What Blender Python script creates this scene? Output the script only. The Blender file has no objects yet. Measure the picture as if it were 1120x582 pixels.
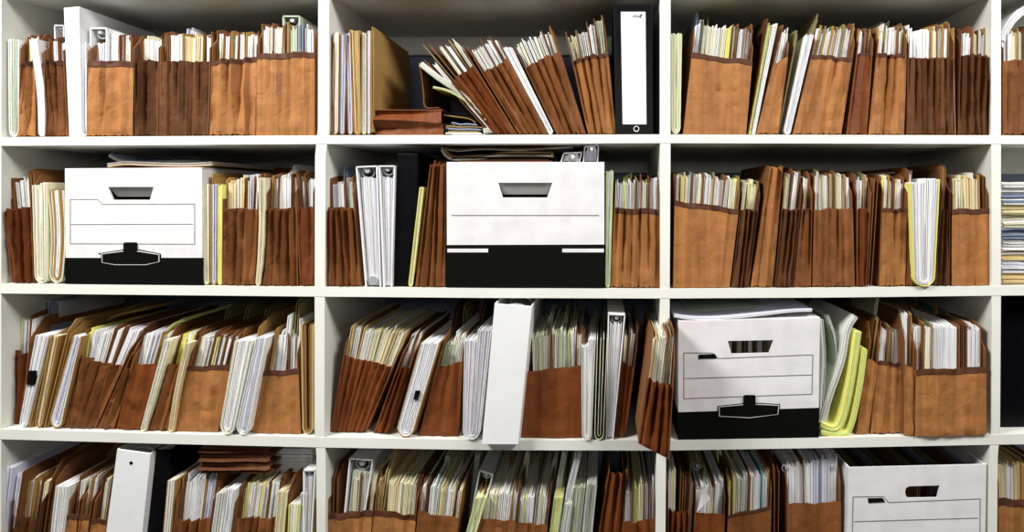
import bpy, bmesh, math, random
from mathutils import Vector, noise
random.seed(11)
R = random.random
def U(a, b): return a + (b - a) * random.random()
col = bpy.context.scene.collection
# ------------------------------------------------------------------ camera, light, exposure
K, ZC, H, CX, CY = 0.0018, 1.35, 1.60, 660.0, 215.0      # metres per pixel on the shelf front, camera distance, eye height, eye point
DEPTH = 0.385                                            # depth of the shelving
cam = bpy.data.cameras.new('camera'); co = bpy.data.objects.new('camera', cam); col.objects.link(co)
co.location = (0, -ZC, H); co.rotation_euler = (math.pi/2, 0, 0)
cam.sensor_width = 36; cam.lens = 36 * (ZC / K) / 1120
cam.shift_x = (560 - CX) / 1120; cam.shift_y = -(291 - CY) / 1120
cam.clip_start = .02
bpy.context.scene.camera = co
vs = bpy.context.scene.view_settings
vs.view_transform = 'Standard'; vs.look = 'None'; vs.gamma = 1; vs.use_curve_mapping = False; vs.exposure = -0.12
w = bpy.data.worlds.new('world'); bpy.context.scene.world = w; w.use_nodes = True
w.node_tree.nodes['Background'].inputs[0].default_value = (.90, .95, 1, 1)
w.node_tree.nodes['Background'].inputs[1].default_value = .012
def area(name, loc, tgt, sx, sy, power, c):
    l = bpy.data.lights.new(name, 'AREA'); l.shape = 'RECTANGLE'; l.size = sx; l.size_y = sy; l.energy = power; l.color = c
    o = bpy.data.objects.new(name, l); col.objects.link(o); o.location = loc
    o.rotation_euler = (Vector(tgt) - Vector(loc)).to_track_quat('-Z', 'Y').to_euler()
area('ceiling_light_left', (-1.5, -1.05, 2.95), (-.15, 0, 1.15), 1.0, .25, 84, (1, .985, .94))
area('ceiling_light_right', (1.3, -1.1, 2.95), (.1, 0, 1.15), 1.0, .25, 58, (1, .985, .94))
area('fill_light', (.1, -2.6, 2.0), (0, 0, 1.2), 1.0, .4, 9, (1, .975, .93))  # weak fill added in front of the shelves, not a lamp of the room

# ------------------------------------------------------------------ materials
MATS = {}
def mat(name, c, rough=.75, kind=None, spec=.3, metal=0):
    m = bpy.data.materials.new(name); m.use_nodes = True; nt = m.node_tree; N = nt.nodes; L = nt.links
    b = N['Principled BSDF']; b.inputs['Roughness'].default_value = rough; b.inputs['Metallic'].default_value = metal
    b.inputs['Specular IOR Level'].default_value = spec
    rgb = (*c, 1); b.inputs['Base Color'].default_value = rgb
    tc = N.new('ShaderNodeTexCoord'); mp = N.new('ShaderNodeMapping'); L.new(tc.outputs['Object'], mp.inputs[0])
    def ramp_mix(fac, c0, c1, lo=.35, hi=.65):
        r = N.new('ShaderNodeValToRGB'); r.color_ramp.elements[0].position = lo; r.color_ramp.elements[1].position = hi
        r.color_ramp.elements[0].color = (*c0, 1); r.color_ramp.elements[1].color = (*c1, 1); L.new(fac, r.inputs[0]); return r
    def nz(scale, sc=(1, 1, 1), det=3):
        mp2 = N.new('ShaderNodeMapping'); mp2.inputs['Scale'].default_value = sc; L.new(tc.outputs['Object'], mp2.inputs[0])
        n = N.new('ShaderNodeTexNoise'); n.inputs['Scale'].default_value = scale; n.inputs['Detail'].default_value = det
        L.new(mp2.outputs[0], n.inputs['Vector']); return n
    def bump(h, s, d):
        bp = N.new('ShaderNodeBump'); bp.inputs['Strength'].default_value = s; bp.inputs['Distance'].default_value = d
        L.new(h, bp.inputs['Height']); L.new(bp.outputs[0], b.inputs['Normal'])
    if kind == 'paper':      # edges of many leaves: fine upright lines
        n = nz(1, (1600, 40, 14), 2)
        dk = tuple(x * .72 for x in c)
        r = ramp_mix(n.outputs[0], dk, c, .36, .56); g = N.new('ShaderNodeNewGeometry'); sx = N.new('ShaderNodeSeparateXYZ'); L.new(g.outputs['True Normal'], sx.inputs[0])
        ab = N.new('ShaderNodeMath'); ab.operation = 'ABSOLUTE'; L.new(sx.outputs[1], ab.inputs[0])
        mx = N.new('ShaderNodeMix'); mx.data_type = 'RGBA'; L.new(ab.outputs[0], mx.inputs[0]); mx.inputs[6].default_value = rgb
        L.new(r.outputs[0], mx.inputs[7]); L.new(mx.outputs[2], b.inputs['Base Color'])
        n2 = nz(30, (1, 1, 1), 3); bump(n2.outputs[0], .25, .004)
    elif kind == 'kraft':    # worn red-rope paper with upright fold wear and blotches
        n = nz(1, (70, 8, 3), 2); n2 = nz(14, (1, 1, 1), 6)
        r = ramp_mix(n.outputs[0], tuple(x * .84 for x in c), tuple(min(1, x * 1.08) for x in c), .4, .6)
        r2 = ramp_mix(n2.outputs[0], (.90, .88, .86), (1.03, 1.03, 1.02), .35, .6)
        mx = N.new('ShaderNodeMix'); mx.data_type = 'RGBA'; mx.blend_type = 'MULTIPLY'; mx.inputs[0].default_value = 1
        L.new(r.outputs[0], mx.inputs[6]); L.new(r2.outputs[0], mx.inputs[7]); L.new(mx.outputs[2], b.inputs['Base Color'])
        n3 = nz(38, (1, 1, .7), 5); n3.inputs['Distortion'].default_value = .8; bump(n3.outputs[0], .55, .006)
    elif kind == 'card':
        n2 = nz(22, (1, 1, 1), 5)
        r = ramp_mix(n2.outputs[0], tuple(x * .86 for x in c), c, .3, .6); L.new(r.outputs[0], b.inputs['Base Color'])
        n3 = nz(300, (1, 1, 1), 2); bump(n3.outputs[0], .1, .001)
    elif kind == 'vinyl':
        n3 = nz(26, (1, 1, .5), 3); bump(n3.outputs[0], .35, .004)
    elif kind == 'paint':
        n2 = nz(6, (1, 1, 1), 4)
        r = ramp_mix(n2.outputs[0], tuple(x * .93 for x in c), c, .3, .6); L.new(r.outputs[0], b.inputs['Base Color'])
    MATS[name] = m; return m
mat('shelf_white', (.78, .78, .72), .45, 'paint')
mat('wall_blue_grey', (.22, .25, .36), .8, 'paint')
mat('floor_grey', (.07, .065, .06), .7, 'paint')
mat('white', (.84, .84, .86), .8, 'paper'); mat('offwhite', (.78, .78, .74), .8, 'paper'); mat('lilac', (.66, .66, .78), .8, 'paper')
mat('cream', (.78, .74, .52), .8, 'paper'); mat('yellow', (.80, .78, .22), .8, 'paper'); mat('lime', (.66, .76, .30), .8, 'paper')
mat('blue', (.25, .30, .42), .6, 'card'); mat('greenish', (.50, .56, .44), .8, 'paper'); mat('teal', (.06, .27, .33), .7, 'card')
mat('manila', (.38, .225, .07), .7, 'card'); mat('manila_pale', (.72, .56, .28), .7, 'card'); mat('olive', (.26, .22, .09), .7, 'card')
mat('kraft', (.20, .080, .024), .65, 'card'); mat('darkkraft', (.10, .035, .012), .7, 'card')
mat('tan', (.34, .143, .044), .6, 'kraft', .22); mat('brown', (.20, .072, .021), .6, 'kraft', .22)
mat('red', (.165, .044, .009), .6, 'kraft', .22); mat('dark', (.11, .041, .013), .65, 'kraft', .2)
mat('band', (.085, .028, .012), .7, 'card')
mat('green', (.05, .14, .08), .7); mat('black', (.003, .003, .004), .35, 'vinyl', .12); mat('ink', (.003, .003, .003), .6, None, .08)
mat('box_white', (.76, .74, .76), .7, 'card'); mat('box_grey', (.62, .63, .60), .7, 'card'); mat('line', (.20, .20, .20), .7)
mat('vinyl_white', (.80, .81, .83), .35, 'vinyl', .5); mat('vinyl_grey', (.50, .52, .52), .4, 'vinyl')
mat('chrome', (.72, .73, .75), .3, None, .6, .55); mat('label_paper', (.80, .79, .88), .5, 'card')

# ------------------------------------------------------------------ mesh helpers
class MB:
    def __init__(s): s.v, s.f, s.m, s.names = [], [], [], []
    def mi(s, n):
        if n not in s.names: s.names.append(n)
        return s.names.index(n)
    def add(s, vs, fs, m):
        b = len(s.v); s.v += vs; k = s.mi(m)
        for f in fs: s.f.append([b + i for i in f]); s.m.append(k)
    def build(s, name, parent=None, loc=(0, 0, 0), smooth=False):
        me = bpy.data.meshes.new(name)
        L = Vector(loc)
        me.from_pydata([(x - L.x, y - L.y, z - L.z) for x, y, z in s.v], [], s.f)
        for n in s.names: me.materials.append(MATS[n])
        me.polygons.foreach_set('material_index', s.m)
        if smooth: me.polygons.foreach_set('use_smooth', [True] * len(s.f))
        bm = bmesh.new(); bm.from_mesh(me); bmesh.ops.recalc_face_normals(bm, faces=bm.faces); bm.to_mesh(me); bm.free()
        if smooth: me.set_sharp_from_angle(angle=math.radians(22))
        o = bpy.data.objects.new(name, me); col.objects.link(o)
        if parent: o.parent = parent
        else: o.location = loc
        return o
def grid_solid(mb, rows, m):
    """rows: list of lists of (front point, back point) -> closed slab"""
    nr, nc = len(rows), len(rows[0]); vs = []; 
    for r in rows:
        for p in r: vs.append(p[0])
    for r in rows:
        for p in r: vs.append(p[1])
    o = nr * nc; fs = []
    for i in range(nr - 1):
        for j in range(nc - 1):
            a = i * nc + j; fs.append([a, a + 1, a + nc + 1, a + nc]); fs.append([o + a, o + a + nc, o + a + nc + 1, o + a + 1])
    for i in range(nr - 1):
        for j in (0, nc - 1):
            a = i * nc + j; fs.append([a, a + nc, o + a + nc, o + a])
    for j in range(nc - 1):
        for i in (0, nr - 1):
            a = i * nc + j; fs.append([a, a + 1, o + a + 1, o + a])
    mb.add(vs, fs, m)
def prism(mb, pts, y0, y1, m):
    """2D polygon (x,z) extruded in y"""
    n = len(pts)
    mb.add([(x, y0, z) for x, z in pts] + [(x, y1, z) for x, z in pts],
           [list(range(n)), list(range(2 * n - 1, n - 1, -1))] + [[i, (i + 1) % n, n + (i + 1) % n, n + i] for i in range(n)], m)
def sheet(mb, b, t, th, y0, y1, m, rise=0., cut=.03, bend=0., seg=4):
    """upright leaf from b to t (x,z), front edge at y0; its top may rise towards the back"""
    dx, dz = t[0] - b[0], t[1] - b[1]; L = math.hypot(dx, dz) or 1; ux, uz = dx / L, dz / L
    rows = []
    ys = [y0, y0 + cut, y1] if rise else [y0, (y0 + y1) / 2, y1]
    for i in range(seg + 1):
        v = i / seg; r = []
        for j, y in enumerate(ys):
            LL = L + (rise if j else 0)
            x = b[0] + ux * LL * v + bend * math.sin(math.pi * v); z = b[1] + uz * LL * v
            r.append(((x - th / 2, y, z), (x + th / 2, y, z)))
        rows.append(r)
    grid_solid(mb, rows, m)
def ribbon(mb, path, th, y0, y1, m, closed=False):
    n = len(path); nr = []
    for i in range(n):
        a = path[max(0, i - 1)]; c = path[min(n - 1, i + 1)]
        dx, dz = c[0] - a[0], c[1] - a[1]; l = math.hypot(dx, dz) or 1; nr.append((-dz / l, dx / l))
    rows = [[((p[0] - q[0] * th / 2, y, p[1] - q[1] * th / 2), (p[0] + q[0] * th / 2, y, p[1] + q[1] * th / 2)) for y in (y0, y1)] for p, q in zip(path, nr)]
    grid_solid(mb, rows, m)
def cyl(mb, c, r, y0, y1, m, n=16, axis='y'):
    cs = [(c[0] + r * math.cos(2 * math.pi * i / n), c[1] + r * math.sin(2 * math.pi * i / n)) for i in range(n)]
    prism(mb, cs, y0, y1, m)
def tube(mb, pts, r, m, n=6):
    rings = []
    for i, p in enumerate(pts):
        a = Vector(pts[max(0, i - 1)]); b = Vector(pts[min(len(pts) - 1, i + 1)]); d = (b - a).normalized()
        u = d.cross(Vector((0, 1, 0)) if abs(d.y) < .9 else Vector((1, 0, 0))).normalized(); v = d.cross(u)
        rings.append([tuple(Vector(p) + r * (math.cos(2 * math.pi * k / n) * u + math.sin(2 * math.pi * k / n) * v)) for k in range(n)])
    vs = [q for g in rings for q in g]; fs = []
    for i in range(len(rings) - 1):
        for k in range(n): fs.append([i * n + k, i * n + (k + 1) % n, (i + 1) * n + (k + 1) % n, (i + 1) * n + k])
    fs += [list(range(n)), list(range(len(vs) - n, len(vs)))]
    mb.add(vs, fs, m)
def tag(o, label=None, cat=None, group=None, kind=None):
    if label: o['label'] = label
    if cat: o['category'] = cat
    if group: o['group'] = group
    if kind: o['kind'] = kind
    return o
def empty(name, loc, label, cat, group=None):
    o = bpy.data.objects.new(name, None); col.objects.link(o); o.location = loc; o.empty_display_size = .02
    return tag(o, label, cat, group)
def part(mb, name, root, smooth=False, label=None):
    o = mb.build(name, root, root.location, smooth)
    if label: o['label'] = label
    return o
def lerp(a, b, t): return a + (b - a) * t
def mix2(a, b, t): return (lerp(a[0], b[0], t), lerp(a[1], b[1], t))
def interp(tab, x):
    if x <= tab[0][0]: return tab[0][1]
    for (a, p), (b, q) in zip(tab, tab[1:]):
        if x <= b:
            t = (x - a) / (b - a); return lerp(p, q, t)
    return tab[-1][1]

# ------------------------------------------------------------------ the shelving
BT = {0: [(-60, -17), (1500, -17)],
      1: [(-60, 150), (0, 150), (350, 148), (725, 147), (1090, 148), (1500, 150)],
      2: [(-60, 310), (0, 310.5), (350, 314), (540, 315.5), (725, 316), (910, 315), (1085, 313), (1500, 309)],
      3: [(-60, 468), (0, 469.5), (180, 474.5), (350, 478.5), (540, 481.5), (725, 482), (905, 479), (1085, 475.5), (1500, 470)],
      4: [(-60, 630), (0, 632), (350, 642), (725, 647), (1085, 638), (1500, 630)]}
TH = {0: 10, 1: 9.5, 2: 10.5, 3: 11, 4: 11}
def fX(px, y=0): return (px - CX) * K * (ZC + y) / ZC
def fZ(py, y=0): return H - (py - CY) * K * (ZC + y) / ZC
def pxof(X): return X / K + CX
def floorz(row, X): return H - (interp(BT[row], pxof(X)) - CY) * K
def F(p, y): return (fX(p[0], y), fZ(p[1], y))
shelf = empty('shelving_unit', (fX(700), .19, 0), 'white open shelving with square compartments packed with files', 'shelving')
xs = [-14 + i * (1460 + 14) / 60 for i in range(61)]
for k in range(5):
    mb = MB(); rows = []
    for x in xs:
        zt = H - (interp(BT[k], x) - CY) * K; zb = zt - TH[k] * K; X = fX(x)
        rows.append([((X, y, zt), (X, y, zb)) for y in (0, DEPTH)])
    grid_solid(mb, rows, 'shelf_white'); o = part(mb, 'shelf_board', shelf)
PT = [[(-40, -13, 1), (700, -13, 1)],
      [(-40, 348, 360), (140, 347.5, 359.5), (170, 344.5, 356), (320, 344, 355), (470, 344, 354.5), (500, 346, 356), (700, 346, 356)],
      [(-40, 722, 733.5), (150, 722, 733.5), (320, 722, 732.5), (470, 720.5, 732), (500, 718, 728.5), (700, 716, 727)],
      [(-40, 1085, 1095), (150, 1084.6, 1095), (320, 1085, 1095), (470, 1084.5, 1094), (500, 1082, 1091.5), (700, 1080, 1090)],
      [(-40, 1450, 1462), (700, 1450, 1462)]]
for k, tab in enumerate(PT):
    mb = MB(); rows = []
    for (y, a, b) in tab + [(H / K + CY, tab[-1][1], tab[-1][2])]:
        z = fZ(y); rows.append([((fX(a), yy, z), (fX(b), yy, z)) for yy in (.0007, DEPTH)])
    grid_solid(mb, rows, 'shelf_white'); part(mb, 'upright_panel', shelf)
for k in range(4):       # back rails under each board
    mb = MB(); rows = []
    for x in xs:
        zt = H - (interp(BT[k], x) - CY) * K - TH[k] * K; X = fX(x)
        rows.append([((X, y, zt), (X, y, zt - .045)) for y in (DEPTH - .018, DEPTH)])
    grid_solid(mb, rows, 'shelf_white'); part(mb, 'back_rail', shelf)
mb = MB(); prism(mb, [(fX(-14), 0), (fX(1462), 0), (fX(1462), .06), (fX(-14), .06)], .03, DEPTH, 'shelf_white'); part(mb, 'plinth', shelf)
def plane(name, pts, m):
    mb = MB(); mb.add(pts, [[0, 1, 2, 3]], m); o = mb.build(name); o['kind'] = 'structure'; return o
plane('wall_back', [(-4, DEPTH + .004, 0), (4, DEPTH + .004, 0), (4, DEPTH + .004, 2.9), (-4, DEPTH + .004, 2.9)], 'wall_blue_grey')
plane('floor', [(-4, -4, 0), (4, -4, 0), (4, DEPTH + .004, 0), (-4, DEPTH + .004, 0)], 'floor_grey')

# ------------------------------------------------------------------ contents: sheaves and folders
ORD = ['first', 'second', 'third', 'fourth', 'fifth', 'sixth', 'seventh', 'eighth', 'ninth', 'tenth', 'eleventh', 'twelfth',
       'thirteenth', 'fourteenth', 'fifteenth', 'sixteenth', 'seventeenth', 'eighteenth', 'nineteenth', 'twentieth']
KIND = {  # char: (width, sheet colours, words)
 'w': (3.4, ['white', 'white', 'offwhite'], 'white paper sheaf'), 'W': (7, ['white', 'white', 'lilac', 'white'], 'thick white paper sheaf'),
 'l': (3.4, ['lilac', 'white'], 'lilac-white paper sheaf'), 'c': (3.4, ['cream', 'offwhite', 'cream'], 'cream paper sheaf'),
 'C': (7, ['cream', 'offwhite', 'cream', 'manila_pale'], 'thick cream paper sheaf'), 'y': (2.2, ['yellow', 'cream'], 'yellow paper sheaf'),
 'Y': (5, ['yellow', 'cream', 'lime', 'yellow'], 'thick yellow paper sheaf'), 'e': (3.4, ['greenish', 'offwhite', 'cream'], 'grey-green paper sheaf'),
 'E': (6.5, ['greenish', 'offwhite', 'cream', 'lime'], 'thick grey-green paper sheaf'),
 'b': (1.4, ['blue'], 'dark blue folder'), 't': (1.4, ['teal'], 'teal folder'),
 'k': (.95, ['kraft'], 'brown folder'), 'm': (.95, ['manila'], 'manila folder'), 'p': (.95, ['manila_pale'], 'pale manila folder'),
 'o': (.95, ['olive'], 'olive folder'), 'g': (.95, ['manila'], 'green-tabbed folder'), 'd': (.95, ['darkkraft'], 'dark brown folder'),
 'x': (1.2, [], '')}
FOLD = 'kmpogdbt'
def insert(ch, b, t, width, y0, label, group, tall=1., rise=None, dep=.25):
    """one sheaf or folder standing from b to t"""
    if ch in FOLD:
        mb = MB(); m = KIND[ch][1][0]
        up = U(3, 7) * K * tall
        L = math.hypot(t[0] - b[0], t[1] - b[1]); tt = mix2(b, t, (L + up) / L); r = (U(1, 5) * K if rise is None else rise)
        th = .65 * K; off = max(width * .2, .55 * K)
        root = empty('file_folder', (b[0], y0, b[1]), label, 'folder', group)
        sheet(mb, (b[0] - off, b[1]), (tt[0] - off, tt[1]), th, y0, y0 + dep, m, r, U(.012, .05), U(-1, 1) * K)
        part(mb, 'back_leaf', root)
        mb = MB(); t2 = mix2(b, t, (L + up * .3) / L)
        sheet(mb, (b[0] + off, b[1]), (t2[0] + off, t2[1]), th, y0 + U(0, .004), y0 + dep, m, r, .03, U(-.5, .5) * K)
        part(mb, 'front_leaf', root)
        if ch == 'g':
            mb = MB(); a = tt; ux, uz = (tt[0] - b[0]) / (L + up), (tt[1] - b[1]) / (L + up)
            h = 7 * K; X = a[0] - off - th / 2 - .0006; s = r * .9
            ya, yb = y0 + .012, y0 + .085
            pts = [(X - ux * h, ya, a[1] - uz * h), (X - ux * h, yb, a[1] - uz * h + s * .7), (X - .0004, yb, a[1] + s), (X, ya, a[1] + s * .1)]
            mb.add(pts + [(x + .0008, y, z) for x, y, z in pts], [[0, 1, 2, 3], [7, 6, 5, 4], [0, 1, 5, 4], [1, 2, 6, 5], [2, 3, 7, 6], [3, 0, 4, 7]], 'green')
            part(mb, 'tab_label', root, label='green tab label')
        return root
    cols = KIND[ch][1]; mb = MB(); n = max(2, int(width / (1.05 * K))); st = width / n
    up = U(-1.2, 1.8) * K; fan = U(-.15, .45) * width; L = math.hypot(t[0] - b[0], t[1] - b[1]); yo = U(0, .006); bd = U(-1, 1) * .8 * K
    base = random.choice(cols)
    for i in range(n):
        s = (i + .5) / n - .5; x = s * width
        m = base if R() < .6 else random.choice(cols)
        if R() < .05: m = random.choice(['yellow', 'cream', 'manila_pale', 'greenish'])
        q = (L + up + (random.gauss(0, 1.5) + (U(2, 6) if R() < .1 else 0)) * K) / L; tt = mix2(b, t, q)
        th = st * U(.6, .97)
        sheet(mb, (b[0] + x, b[1]), (tt[0] + x + s * fan, tt[1]), th, y0 + yo + U(0, .003), y0 + dep, m, U(0, 3) * K + .0001, U(.01, .06), bd)
    o = mb.build('paper_sheaf', None, (b[0], y0, b[1])); tag(o, label, 'papers', group); return o
def fill(bl, br, tl, tr, spec, ct, y0, ref, prep='in', dep=.25):
    """distribute a row of inserts between two slanted sides given in (x,z)"""
    toks = [c for c in spec if c != ' ']; W = sum(KIND[c][0] for c in toks)
    acc = 0; wb = br[0] - bl[0]; n = 0
    names = [c for c in toks if c != 'x']
    for c in toks:
        wd = KIND[c][0]; u = (acc + wd / 2) / W; acc += wd
        if c == 'x': continue
        b = mix2(bl, br, u); t0 = mix2(tl, tr, u)
        cz = lerp(ct[0], ct[1], u)
        s = (cz - b[1]) / (t0[1] - b[1]); t = mix2(b, t0, s)
        width = wd / W * abs(lerp(tr[0] - tl[0], wb, .3)) * .93
        lab = f'{KIND[c][2]}, {ORD[min(n, 19)]} from the left {prep} {ref}'; n += 1
        # the visible width is set by the opening; the foot may be narrower
        insert(c, (b[0], b[1] + .0015), t, width, y0, lab, 'papers and folders ' + prep + ' ' + ref, dep=dep)

# ------------------------------------------------------------------ expanding pockets
def tri(x): x = x % 1; return 4 * abs(x - .5) - 1
def gusset(mb, bl, br, tr, tl, y0, n, amp, m, v0=0., v1=1., off=0., seed=0, bulge=.004, th=.0011, torn=0):
    rr = random.Random(int(seed * 100)); amp = amp * 1.7 + .0002
    N = max(3, int(round(n * 2))); sub = max(2, int(math.ceil(18 / N)))
    fold = [0] + [(k + rr.uniform(-.33, .33)) / N for k in range(1, N)] + [1]
    fd = [(1 if k % 2 else -1) * rr.uniform(.55, 1.1) for k in range(N + 1)]; fd[0] = .2; fd[-1] = .2
    us = []; ds = []; tt = []
    for k in range(N):
        for q in range(sub):
            f = q / sub; us.append(lerp(fold[k], fold[k + 1], f)); ds.append(lerp(fd[k], fd[k + 1], f)); tt.append(k + f)
    us.append(1); ds.append(fd[-1]); tt.append(N)
    sway = [rr.uniform(-.5, .5) / N for k in range(N + 1)]; sway[0] = sway[-1] = 0
    nv = 16; rows = []
    for j in range(nv + 1):
        v = lerp(v0, v1, j / nv); r = []
        for u, d, t in zip(us, ds, tt):
            k = min(N - 1, int(t)); sw = lerp(sway[k], sway[k + 1], t - k) * max(0, 1 - v) ** 1.3
            a = mix2(bl, br, u + sw); c = mix2(tl, tr, u)
            x, z = mix2(a, c, v)
            z += math.sin(u * 9 + seed) * .0012 * v + noise.noise(Vector((u * 5, seed, 2))) * .0018 * v + abs(d) * .0006 * v
            if torn and v > 0: z -= torn * max(0, noise.noise(Vector((u * 14, seed * 3, 7)))) * v
            if j == 0 and v0 == 0: z += .0008
            ed = 1 - abs(2 * u - 1) ** 8
            y = y0 + off + amp * d * (.5 + .5 * v + .25 * math.sin(v * 5 + seed + k)) 
            y -= bulge * math.exp(-((v - .06) / .12) ** 2) * ed + bulge * .5 * math.sin(math.pi * v) * ed
            w1 = noise.noise(Vector((x * 40 + z * 12, z * 34, seed))); w2 = noise.noise(Vector((x * 110 - z * 60, z * 90, seed + 5)))
            y += .0026 * (1 - 2 * abs(w1)) * ed + .0012 * (abs(w2)) * ed
            if v < .05: z += .0035 * abs(d) * (1 - v / .05) * (amp > .003)
            x += .0010 * noise.noise(Vector((z * 30, seed + 3, u * 2))) * ed
            r.append(((x, y, z), (x, y + th, z)))
        rows.append(r)
    grid_solid(mb, rows, m)
SEED = [0]
def pocket(row, bl, br, tr, tl, m, n, amp, spec, ct, label, ref, band=0, y0=None, dep=.28, torn=0, floor=True, lc=None, rc=None, cm=None, group=None):
    SEED[0] += 1; sd = SEED[0] * 1.37
    if y0 is None: y0 = {1: .008, 2: .008, 3: .014, 4: .012}[row]
    A, B, C, D = F(bl, y0), F(br, y0), F(tr, y0), F(tl, y0)
    if floor: A = (A[0], floorz(row, A[0]) + .0006); B = (B[0], floorz(row, B[0]) + .0006)
    if isinstance(ct, (int, float)): ct = (ct, ct)
    ctz = (fZ(ct[0], y0), fZ(ct[1], y0))
    root = empty('document_pocket', ((A[0] + B[0]) / 2, y0, min(A[1], B[1])), label, 'document pocket', group or 'brown expanding pockets on the shelves')
    mb = MB(); gusset(mb, A, B, C, D, y0, n, amp, m, seed=sd, torn=torn); part(mb, 'gusset', root, True)
    if band:
        hgt = 1 - band / max(20, abs(tl[1] - bl[1])); mb = MB()
        gusset(mb, A, B, C, D, y0, n, amp, 'band', hgt, 1.004, -.0012, sd); part(mb, 'binding_band', root, True, 'dark brown binding band')
    cm = cm or {'tan': 'kraft', 'brown': 'kraft', 'red': 'kraft', 'dark': 'darkkraft'}[m]
    for side, (p, q, h) in enumerate(((A, D, lc), (B, C, rc))):
        z = ctz[side] + U(-4, 2) * K if h is None else lerp(ctz[side], fZ(h, y0), .6)
        t = mix2(p, q, (z - p[1]) / (q[1] - p[1])); q2 = q
        mb = MB(); g = .8 * K * (1 if side == 0 else -1)
        low = max(0, (t[1] - q2[1]))
        tq = mix2(p, q, (q2[1] + low * .45 - p[1]) / (q[1] - p[1]))
        L1 = math.hypot(tq[0] - p[0], tq[1] - p[1]); L2 = math.hypot(t[0] - p[0], t[1] - p[1])
        sheet(mb, (p[0] + g, p[1] + .0005), (tq[0] + g, tq[1]), .7 * K, y0 + .001, y0 + dep, cm, max(.0005, L2 - L1), .02 + .02 * R())
        part(mb, 'cover', root)
    mb = MB(); zb = max(A[1], B[1]) + .0012
    prism(mb, [(A[0] + .001, A[1] + .0004), (B[0] - .001, B[1] + .0004), (B[0] - .001, B[1] + .0016), (A[0] + .001, A[1] + .0016)], y0 + .002, y0 + dep, cm); part(mb, 'bottom_panel', root)
    if spec:
        ins = 1.6 * K
        fill((A[0] + ins, A[1] + .002), (B[0] - ins, B[1] + .002), (D[0] + ins, D[1]), (C[0] - ins, C[1]), spec, ctz, y0 + .009 + amp, ref, 'in', dep - .03)
    return root
def stand(row, b, t, spec, ct, ref, y0=.008, prep='in', dep=.26):
    """inserts standing straight on the shelf: b=(x0,x1) feet, t=(x0,x1,y) tops"""
    A, B = F((b[0], 500), y0), F((b[1], 500), y0); A = (A[0], floorz(row, A[0]) + .0008); B = (B[0], floorz(row, B[0]) + .0008)
    if isinstance(ct, (int, float)): ct = (ct, ct)
    fill(A, B, F((t[0], t[2]), y0), F((t[1], t[2]), y0), spec, (fZ(ct[0], y0), fZ(ct[1], y0)), y0, ref, prep, dep)
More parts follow.
